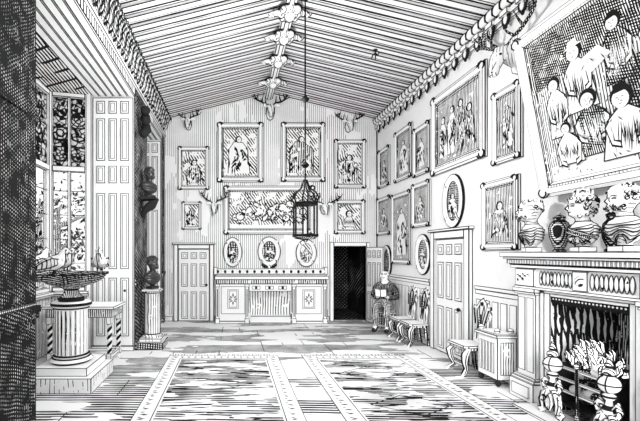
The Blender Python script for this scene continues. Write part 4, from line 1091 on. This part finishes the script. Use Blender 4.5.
b = MB(H('dense', 5), ol=viewof((ux, uy, 0)), w=.008); b.lathe([(.17, 0), (.17, .04), (.14, .06), (.105, .1), (.085, .15), (.11, .18), (.14, .2)], seg=28, lines=(0, 1, 4)); b.build('foot', tz)
b = MB(H('bowl', 5), ol=viewof((ux, uy, 0)), w=.008); b.lathe([(.0, .195), (.14, .2), (.30, .245), (.42, .31), (.475, .375), (.505, .385), (.505, .405), (.47, .405), (.40, .35), (.2, .27), (0, .25)], seg=44, lines=(5,)); b.build('bowl', tz)
DOVE = H('light', 5)
def dove(label, ang, yaw, s=1.3, r=.45, first=None, rear=0):
    loc = (ux + r*math.cos(ang), uy + r*math.sin(ang), 1.166+.412)
    if first: return dup(first, loc, yaw, label)
    root = thing('stone_dove', label, 'bird', loc, yaw, 'doves on the bowl rim'); root.scale = (s, s, s)
    b = MB(DOVE, ol=viewof(loc, yaw), w=.0065); b.tube([(-.235, 0, .015), (-.16, 0, .05), (-.08, 0, .085), (0, 0, .105), (.06, 0, .135), (.085, 0, .18), (.095, 0, .215), (.115, 0, .232), (.14, 0, .226), (.168, 0, .212)],
        [.03, .032, .055, .075, .068, .043, .036, .036, .022, .003], 14, DOVE, flat=1.0, up=(0, 1, 0)); b.build('body', root)
    for sg in (-1, 1):
        w = MB(H('vert', 5)); w.tube([(.05, sg*.062, .12), (-.02, sg*.078, .105), (-.1, sg*.058, .075), (-.19, sg*.03, .04)], [.028, .052, .04, .006], 10, None, flat=.35, up=(0, 0, 1))
        w.tube([(.06, sg*.075, .145), (0, sg*.098, .155), (-.09, sg*.085, .115), (-.19, sg*.04, .05)], .0058, 5, INK); w.tube([(.05, sg*.085, .09), (-.02, sg*.1, .06), (-.1, sg*.075, .045), (-.19, sg*.035, .035)], .0058, 5, INK)
        w.build('wing', root, weld=False)
        l = MB(INK); l.tube([(-.0, sg*.025, .05), (.005, sg*.027, .0)], .008, 5); l.tube([(-.015, sg*.027, .004), (.03, sg*.027, .004)], .007, 5); l.build('leg', root, weld=False)
        e = MB(INK); e.ball((.122, sg*.029, .238), .008, INK, 6, 4); e.build('eye', root)
    t_ = MB(INK); t_.tube([(-.23, 0, .047), (-.1, 0, .135), (0, 0, .182), (.05, 0, .205), (.08, 0, .245), (.11, 0, .27), (.14, 0, .25), (.168, 0, .216)], .0055, 5); t_.tube([(.165, 0, .208), (.135, 0, .202), (.12, 0, .16), (.12, 0, .12), (.06, 0, .065), (-.08, 0, .03), (-.23, 0, -.005)], .0055, 5); t_.build('outline_ridge', root, weld=False)
    return root
dv = dove('stone dove on the bowl rim closest to the dark near pier', math.radians(195), math.radians(60))
dove('stone dove on the bowl rim, second from the dark near pier', math.radians(124), math.radians(-20), first=dv)
dove('stone dove at the middle of the bowl rim, tail towards the dark pier', math.radians(-95), math.radians(15), first=dv)
dove('stone dove on the bowl rim on the shutter side', math.radians(52), math.radians(-75), first=dv)

# ================================================================== TWISTED-LEG TABLE
tx, ty = -2.50, 6.3
tb = thing('twist_leg_table', 'oak side table with twisted legs standing behind the fluted pedestal', 'table', (tx, ty, 0))
b = MB(PAPER, .009); b.box(-.60, .58, -.33, .33, .93, .975); b.build('tabletop', tb)
b = MB(H('dense', 6), .009); b.box(-.55, .53, -.285, .285, .79, .93); b.build('apron', tb)
for x in (-.5, .48):
    for y in (-.24, .24):
        b = MB(PAPER, .008); b.box(x-.04, x+.04, y-.04, y+.04, .68, .80); b.box(x-.04, x+.04, y-.04, y+.04, .08, .2); b.lathe([(.03, 0), (.045, .03), (.03, .08)], (x, y, 0), 10)
        for q in range(2):
            b.tube([(x+.02*math.cos(a+q*PI), y+.02*math.sin(a+q*PI), .2+.48*k/36) for k, a in enumerate([2*PI*4*k/36 for k in range(37)])], .022, 7, INK if q else PAPER)
        b.build('leg', tb, weld=False)
for y in (-.24, .24):
    b = MB(PAPER, .008); b.box(-.46, .44, y-.022, y+.022, .11, .16); b.build('stretcher', tb)
for x in (-.5, .48):
    b = MB(PAPER, .008); b.box(x-.022, x+.022, -.2, .2, .11, .16); b.build('stretcher', tb)

# ================================================================== CARPETS
def carpet(label, x0, x1, y0, y1, seed, brk):
    root = thing('carpet', label, 'carpet', ((x0+x1)/2, y0, 0), 0, None); rng = random.Random(seed); og = Vector(((x0+x1)/2, y0, 0))
    b = MB(PAPER, .009); b.box(x0, x1, y0, y1, .002, .012)
    z = .0135
    def fl(a, c, w):                                        # flat woven mark from a to c
        a, c = Vector((*a, z)), Vector((*c, z)); n = (c-a).cross(Vector((0, 0, 1))).normalized()*w/2; m = (a+c)/2
        b.poly([a, m-n, c, m+n], INK)
    bd = .22
    for x in (x0+bd, x1-bd): b.poly(cs((x-.006, y0, z), (x+.006, y0, z), (x+.006, y1-bd, z), (x-.006, y1-bd, z)), INK)
    b.poly(cs((x0+bd, y1-bd-.012, z), (x1-bd, y1-bd-.012, z), (x1-bd, y1-bd+.012, z), (x0+bd, y1-bd+.012, z)), INK)
    y = y0 + .1
    while y < y1 - .1:
        for x in (x0+.11, x1-.11):
            fl((x-.05, y), (x+.05+rng.uniform(-.03, .02), y+rng.uniform(-.03, .03)), .035)
            fl((x-.055, y+.05), (x+rng.uniform(-.03, .02), y+.055), .022)
        y += .135
    x = x0 + .1
    while x < x1 - .08:
        fl((x, y1-.11), (x+.055, y1-.10), .05); fl((x+.02, y1-.16), (x+.05, y1-.14), .03); x += .115
    b.build('woven_border', root, origin=og, weld=False).location = (0, 0, 0)
    fm = hatch('carpet_pile_strokes_%d' % seed, [dict(v=(.03, 1, 0), p=.058, w=.66, brk=brk, bs=2.4, wob=1.0, ns=1.2, st=(.5, 2.0, 1), seed=seed), dict(v=(-.06, 1, 0), p=.085, w=.5, brk=.55, bs=3.5, wob=1.6, ns=2, st=(.5, 2.2, 1), seed=seed+4)])
    c = MB(fm, 0); c.poly(cs((x0+bd+.03, y0+.02, .014), (x1-bd-.03, y0+.02, .014), (x1-bd-.03, y1-bd-.04, .014), (x0+bd+.03, y1-bd-.04, .014)))
    if seed == 1:
        for k in range(2):
            cx_, cy_ = (x0+x1)/2, y1-.95-1.2*k
            for (u, v) in (((-.5, 0), (0, .3)), ((0, .3), (.5, 0)), ((.5, 0), (0, -.3)), ((0, -.3), (-.5, 0))):
                a, e = Vector((cx_+u[0], cy_+u[1], .0155)), Vector((cx_+v[0], cy_+v[1], .0155)); n = (e-a).cross(Vector((0, 0, 1))).normalized()*.008
                c.poly([a-n, a+n, e+n, e-n], INK)
    c.build('pile_field', root, origin=og, weld=False).location = (0, 0, 0)
    f = MB(INK); f.box(x0, x1, y1, y1+.012, .002, .008, INK, 0)
    x = x0
    while x < x1:
        f.box(x, x+.014, y1+.012, y1+rng.uniform(.05, .10), .002, .008, INK, 0); x += rng.uniform(.035, .07)
    f.build('fringe', root, origin=og).location = (0, 0, 0)
carpet('darker worn carpet spread before the window bays, dense horizontal pattern', -1.12, .82, 2.2, 6.6, 2, .47)
carpet('lighter patterned carpet with dashed border spread before the fireplace', 1.25, 3.12, 2.2, 6.6, 1, .51)

# ================================================================== HALL CHAIRS
def chair(label, loc, rot, Y, group=None, first=None):
    if first: return dup(first, loc, rot, label)
    t = T(Y)
    root = thing('hall_chair', label, 'chair', loc, rot, group)
    M_ = H('sparse', Y)
    s = MB(PAPER, t); s.prism([(-.2, -.46), (.2, -.46), (.235, -.40), (.19, -.06), (-.19, -.06), (-.235, -.40)], .42, .46, PAPER, t, 'z'); s.prism([(-.18, -.43), (.18, -.43), (.17, -.08), (-.17, -.08)], .37, .42, H('dense', Y), t*.7, 'z'); s.build('seat', root, weld=False)
    # waisted back with a pointed crest, pierced by two long slots
    bk = MB(PAPER, t)
    bk.M = Matrix.Translation((0, -.09, .44)) @ Matrix.Rotation(math.radians(-7), 4, 'X')
    out = [(-.13, 0), (.13, 0), (.1, .12), (.14, .34), (.2, .52), (.19, .6), (.13, .58), (.08, .66), (0, .72), (-.08, .66), (-.13, .58), (-.19, .6), (-.2, .52), (-.14, .34), (-.1, .12)]
    n = len(out)
    A = [Vector((x, -.02, z)) for x, z in out]; Bq = [Vector((x, .02, z)) for x, z in out]
    cF, cB = Vector((0, -.02, .36)), Vector((0, .02, .36))
    for i in range(n):
        j = (i+1) % n
        ia, ja = cF+(A[i]-cF)*(1-.06), cF+(A[j]-cF)*(1-.06)
        bk.poly([A[i], A[j], ja, ia], INK); bk.poly([ia, ja, cF], M_); bk.poly([A[j], A[i], Bq[i], Bq[j]], H('vert', Y)); bk.poly([Bq[j], Bq[i], cB], M_)
    for sg in (-1, 1):
        bk.tube([(sg*.035, -.028, .08), (sg*.045, -.028, .3), (sg*.09, -.028, .5), (sg*.05, -.028, .6), (sg*.03, -.028, .45), (sg*.02, -.028, .2)], t*.6, 5, INK)
        bk.tube([(sg*.1, -.026, .3), (sg*.14, -.026, .45), (sg*.16, -.026, .54)], t, 5, INK)
    bk.ball((0, -.03, .62), (.035, .015, .035), SOOT, 8, 5); bk.tube([(0, -.03, .14), (0, -.03, .46)], [t*.6, t*1.8], 6, H('cross', Y), flat=.5)
    bk.build('backrest', root, weld=False)
    for sg in (-1, 1):
        l = MB(M_, ol=viewof(loc, rot), w=t*.7); r = max(.03, t*1.5)
        l.tube([(sg*.16, -.36, .40), (sg*.20, -.43, .31), (sg*.175, -.42, .2), (sg*.15, -.38, .1), (sg*.19, -.44, .03), (sg*.205, -.475, .012)], [r*1.25, r*1.35, r, r*.75, r*.9, r*.6], 9, PAPER)
        l.tube([(sg*.16-.03, -.39, .40), (sg*.20-.035, -.465, .31), (sg*.175-.03, -.45, .2), (sg*.15-.022, -.405, .1), (sg*.19-.025, -.465, .03)], t*.8, 5, INK)
        l.tube([(sg*.16+.03, -.37, .40), (sg*.20+.038, -.44, .31), (sg*.175+.03, -.43, .2), (sg*.15+.022, -.39, .1), (sg*.19+.027, -.45, .03)], t*.8, 5, INK)
        l.build('leg', root, weld=False)
        l = MB(H('cross', Y), ol=viewof(loc, rot), w=t*.6); l.tube([(sg*.13, -.10, .40), (sg*.135, -.08, .2), (sg*.15, -.04, .01)], [.028, .024, .022], 8); l.build('leg', root)
    s = MB(PAPER, t*.7); s.box(-.15, .15, -.395, -.365, .12, .16); s.build('stretcher', root)
    return root
CG = 'hall chairs along the long wall'
c1 = chair('carved hall chair with pointed back against the wainscot, next to the seated person', (XR-.03, 7.90, 0), -PI/2, 8, CG)
chair('carved hall chair with pointed back against the wainscot, next to the closed door', (XR-.03, 7.40, 0), -PI/2, 8, None, c1)
c2 = chair('carved hall chair with pointed back between the closed door and the fluted chest', (XR-.03, 5.70, 0), -PI/2, 6, CG)
PC, PA = (3.77, 8.90, 0), math.radians(-34)
c3 = chair('plain dark-shaded hall chair carrying the seated reading person behind the open door', PC, PA, 8.8, CG); c3.scale = (1.06,)*3

# ================================================================== FLUTED CHEST
cx0, cx1, cy0, cy1 = 3.64, XR-.05, 5.04, 5.44
t = .009
ct = thing('fluted_chest', 'small white chest with fluted front standing between the hall chair and the mantelpiece', 'chest', ((cx0+cx1)/2, (cy0+cy1)/2, 0))
og = ((cx0+cx1)/2, (cy0+cy1)/2, 0)
def cp(nm, b): o = b.build(nm, origin=og, weld=False); o.location = (0, 0, 0); o.parent = ct; return o
b = MB(PAPER, t)
b.box(cx0, cx1, cy0, cy1, .10, .68)
n = 5
for i in range(n):
    a = cy0+.045+(cy1-cy0-.09)*i/n; b.box(cx0-.012, cx0, a+.012, a+(cy1-cy0-.09)/n-.012, .18, .6, PAPER, .007)
b.box(cx0+.04, cx1-.04, cy0-.008, cy0, .17, .62, H('vert', 5), .008)
cp('body', b)
b = MB(PAPER, t); b.box(cx0-.03, cx1, cy0-.03, cy1+.03, .68, .72); b.box(cx0-.015, cx1, cy0-.015, cy1+.015, .72, .735); cp('lid', b)
for x in (cx0+.03, cx1-.03):
    for y in (cy0+.03, cy1-.03):
        b = MB(SOOT); b.ball((x, y, .052), (.036, .036, .05), SOOT, 10, 7); cp('foot', b)
for x, y in ((cx0+.03, cy1-.03), (cx0+.03, cy0+.05), (cx1-.05, cy0+.04)):
    b = MB(PAPER); b.ball((x, y, .77), .033, PAPER, 12, 8); b.lathe([(.0345, -.006), (.0345, .006)], (x, y, .77), 14, INK); b.tube([(x-.0345*math.cos(q)*.7, y+.0345*math.cos(q)*.7-.003, .77+.0345*math.sin(q)) for q in [2*PI*k/14 for k in range(15)]], .0045, 5, INK); cp('ball_finial', b)

# ================================================================== SEATED PERSON
def skin_obj(name, verts, edges, radii, mat, parent, rootv=0, sub=2):
    me = bpy.data.meshes.new(name); me.from_pydata(verts, edges, [])
    o = bpy.data.objects.new(name, me); C.objects.link(o)
    sk = o.modifiers.new('skin', 'SKIN'); sk.use_smooth_shade = True
    for i, r in enumerate(radii):
        d = me.skin_vertices[0].data[i]; d.radius = r if isinstance(r, tuple) else (r, r); d.use_root = (i == rootv)
    sd = o.modifiers.new('sub', 'SUBSURF'); sd.levels = sub; sd.render_levels = sub
    bpy.context.view_layer.update(); dg = bpy.context.evaluated_depsgraph_get()
    m2 = bpy.data.meshes.new_from_object(o.evaluated_get(dg)); bpy.data.objects.remove(o); m2.materials.clear(); m2.materials.append(mat)
    for p in m2.polygons: p.use_smooth = True; p.material_index = 0
    o = bpy.data.objects.new(name, m2); C.objects.link(o); o.parent = parent; return o
pr = thing('person', 'bald person in a dark coat seated reading behind the open door', 'person', (PC[0]-.07*math.sin(-PA), PC[1]-.07*math.cos(PA), .075), PA)
# local frame: facing -y, seat top .46 at y about -.25
V = {}; vs = []; es = []; rs = []
def jv(n, p, r, to=None):
    V[n] = len(vs); vs.append(p); rs.append(r)
    if to: es.append((V[to], V[n]))
jv('pel', (0, -.22, .56), (.15, .12)); jv('bel', (0, -.21, .70), (.145, .115), 'pel'); jv('che', (0, -.20, .86), (.165, .12), 'bel'); jv('cla', (0, -.21, .97), (.10, .07), 'che')
jv('nk', (0, -.23, 1.06), .055, 'cla'); jv('jaw', (0, -.27, 1.13), (.07, .08), 'nk'); jv('hd', (0, -.265, 1.20), (.088, .105), 'jaw'); jv('cr', (0, -.25, 1.275), (.074, .088), 'hd')
for n, sg in (('l', -1), ('r', 1)):
    jv(n+'sh', (sg*.18, -.21, .93), .055, 'cla'); jv(n+'el', (sg*.25, -.24, .69), .046, n+'sh'); jv(n+'wr', (sg*.10, -.46, .72), .032, n+'el'); jv(n+'pm', (sg*.07, -.53, .745), (.034, .02), n+'wr')
    jv(n+'hip', (sg*.095, -.26, .545), .095, 'pel'); jv(n+'kn', (sg*.115, -.64, .53), .066, n+'hip'); jv(n+'ca', (sg*.115, -.63, .36), .056, n+'kn'); jv(n+'an', (sg*.115, -.60, .10), .038, n+'ca'); jv(n+'to', (sg*.125, -.76, .04), (.042, .03), n+'an')
    for k in range(4):
        x0 = sg*(.045+.016*k); jv(n+'f%d' % k, (x0, -.585-.006*(k % 3), .765), .0095, n+'pm'); jv(n+'g%d' % k, (x0+.004*sg, -.60, .80-.004*k), .008, n+'f%d' % k)
    jv(n+'t0', (sg*.03, -.545, .77), .011, n+'pm'); jv(n+'t1', (sg*.035, -.56, .80), .009, n+'t0')
pr.scale = (1.06,)*3
body = skin_obj('body', vs, es, rs, PAPER, pr)
COAT = H('dark', 5)
cvs = [vs[V[k]] for k in ('pel', 'bel', 'che', 'cla', 'nk', 'lsh', 'lel', 'lwr', 'rsh', 'rel', 'rwr')]
skin_obj('coat', cvs, [(0, 1), (1, 2), (2, 3), (3, 4), (3, 5), (5, 6), (6, 7), (3, 8), (8, 9), (9, 10)], [(.17, .14), (.165, .135), (.19, .15), (.19, .135), (.08, .075), .095, .068, .05, .095, .068, .05], COAT, pr)
tvs = [(0, -.23, .55)] + [vs[V[k]] for k in ('lhip', 'lkn', 'lca', 'lan', 'rhip', 'rkn', 'rca', 'ran')]
skin_obj('trousers', tvs, [(0, 1), (1, 2), (2, 3), (3, 4), (0, 5), (5, 6), (6, 7), (7, 8)], [.14, .11, .08, .068, .055, .11, .08, .068, .055], H('cross', 5), pr)
for sg in (-1, 1):
    s = MB(SOOT); s.tube([(sg*.115, -.575, .05), (sg*.118, -.64, .05), (sg*.125, -.74, .035), (sg*.128, -.80, .03)], [.045, .055, .048, .02], 10, SOOT, flat=.9); s.build('shoe', pr)
hf = MB(INK); R_ = lambda x, z, o=0: Vector((x, -.268-math.sqrt(max(0, .092**2-x*x*1.1))-o, z))
for sg in (-1, 1):
    hf.tube([R_(sg*.015, 1.205), R_(sg*.035, 1.21), R_(sg*.055, 1.203)], .006, 5); hf.tube([R_(sg*.012, 1.225, .004), R_(sg*.04, 1.232, .004), R_(sg*.062, 1.222, .0)], .005, 5)
hf.tube([R_(-.025, 1.135, -.006), R_(0, 1.133, -.004), R_(.025, 1.135, -.006)], .005, 5)
hf.build('face_line', body, weld=False)
nb = MB(PAPER); nb.tube([R_(0, 1.21, -.01), R_(0, 1.185, .012), R_(0, 1.165, .004)], [.008, .016, .01], 8); nb.build('nose', body)
for sg in (-1, 1):
    e = MB(PAPER); e.ball((sg*.087, -.255, 1.19), (.012, .024, .034), PAPER, 10, 7); e.tube([(sg*.099, -.255+.02*math.cos(q), 1.19+.03*math.sin(q)) for q in [2*PI*k/10 for k in range(11)]], .004, 5, INK); e.build('ear', body, weld=False)
hh = MB(H('dense', 8)); 
for k in range(13):
    a = -.2 + (PI+.4)*k/12; hh.ball((.082*math.cos(a), -.245+.09*math.sin(a), 1.165), (.022, .022, .034), None, 8, 6)
hh.build('hair', pr, weld=False)
bo_ = thing('open_book', 'small open book held up by the seated person', 'book', (PC[0]-.07*math.sin(-PA), PC[1]-.07*math.cos(PA), .075), PA)
bo_.scale = (1.06,)*3
for sg in (-1, 1):
    b = MB(PAPER, .010); b.hexa(cs((0, -.66, .735), (sg*.115, -.635, .75), (sg*.115, -.615, .755), (0, -.64, .74), (0, -.70, .90), (sg*.115, -.675, .915), (sg*.115, -.655, .92), (0, -.68, .905)), PAPER); b.build('page_block', bo_, weld=False)

# ================================================================== GARDEN outside the bays
LAWN = hatch('lawn_strokes', [dict(v=(.2, 1, 0), p=.35, w=.3, brk=.5, bs=.5)])
b = MB(LAWN, 0); b.poly(cs((-60, -20, -.4), (-3.5, -20, -.4), (-3.5, 60, -.4), (-60, 60, -.4))); struct(b.build('ground_garden'))
def tree(label, loc, h, r, seed):
    rng = random.Random(seed); root = thing('garden_tree', label, 'tree', loc, 0, 'trees in the garden')
    b = MB(H('dense', 10)); tips = []
    b.tube([(0, 0, 0), (.05, .02, h*.3), (-.04, .0, h*.6), (0, 0, h*.85)], [.2, .16, .11, .04], 9)
    for i in range(11):
        a = rng.uniform(0, 2*PI); z = h*rng.uniform(.3, .8); L_ = r*rng.uniform(.5, .95); e = Vector((L_*math.cos(a), L_*math.sin(a), z+L_*.45)); b.tube([(0, 0, z), e*.5+Vector((0, 0, z*.5)), e], [.07, .045, .015], 6); tips.append(e)
    b.build('trunk', root, weld=False)
    f = MB(INK)
    for i in range(420):
        c = rng.choice(tips) + Vector((rng.gauss(0, .35), rng.gauss(0, .35), rng.gauss(0, .4)))
        u = Vector((rng.gauss(0, 1), rng.gauss(0, 1), rng.gauss(0, 1))).normalized(); v = u.orthogonal().normalized(); s = rng.uniform(.05, .12)
        f.add([c-u*s, c+v*s*.45, c+u*s, c-v*s*.45], [(0, 1, 2, 3)], INK if i % 3 else H('dense', 10))
    o = f.build('foliage', root, weld=False, recalc=False)
tree('leafy garden tree seen through the bay window, close to the glass', (-5.0, 10.6, -.4), 4.2, 1.3, 1)
tree('leafy garden tree seen through the bay window, behind the nearer tree', (-7.0, 13.4, -.4), 5.0, 1.6, 2)

# ================================================================== CAMERA, LIGHT
cam = bpy.data.cameras.new('camera'); co = bpy.data.objects.new('camera', cam); C.objects.link(co)
co.location = (0, 0, EYE); co.rotation_euler = (PI/2, 0, 0)
cam.sensor_width = 36; cam.lens = 36*F/640; cam.shift_x = (320-232)/640; cam.shift_y = (253-210.5)/640; cam.clip_start = .05; cam.clip_end = 300
S_ = bpy.context.scene; S_.camera = co
w = bpy.data.worlds.new('overcast_sky'); S_.world = w; w.use_nodes = True
w.node_tree.nodes['Background'].inputs[0].default_value = (1, 1, 1, 1); w.node_tree.nodes['Background'].inputs[1].default_value = SKY
def sun(name, rot, e, ang):
    l = bpy.data.lights.new(name, 'SUN'); l.energy = e; l.angle = math.radians(ang); o = bpy.data.objects.new(name, l); C.objects.link(o); o.rotation_euler = rot
pl_ = bpy.data.lights.new('fill_lamp', 'POINT'); pl_.energy = FILL; pl_.shadow_soft_size = .2; po = bpy.data.objects.new('fill_lamp', pl_); C.objects.link(po); po.location = (.35, LY+.3, 3.5)  # added fill lamp without a fitting, evens out the room's brightness
sun('hazy_sun', (math.radians(72), 0, math.radians(-16)), SUNE, 25)
S_.view_settings.view_transform = 'Standard'; S_.view_settings.look = 'None'; S_.view_settings.gamma = 1; S_.view_settings.use_curve_mapping = False
S_.view_settings.exposure = EXPO
S_.cycles.max_bounces = 12; S_.cycles.diffuse_bounces = 8; S_.cycles.transparent_max_bounces = 16
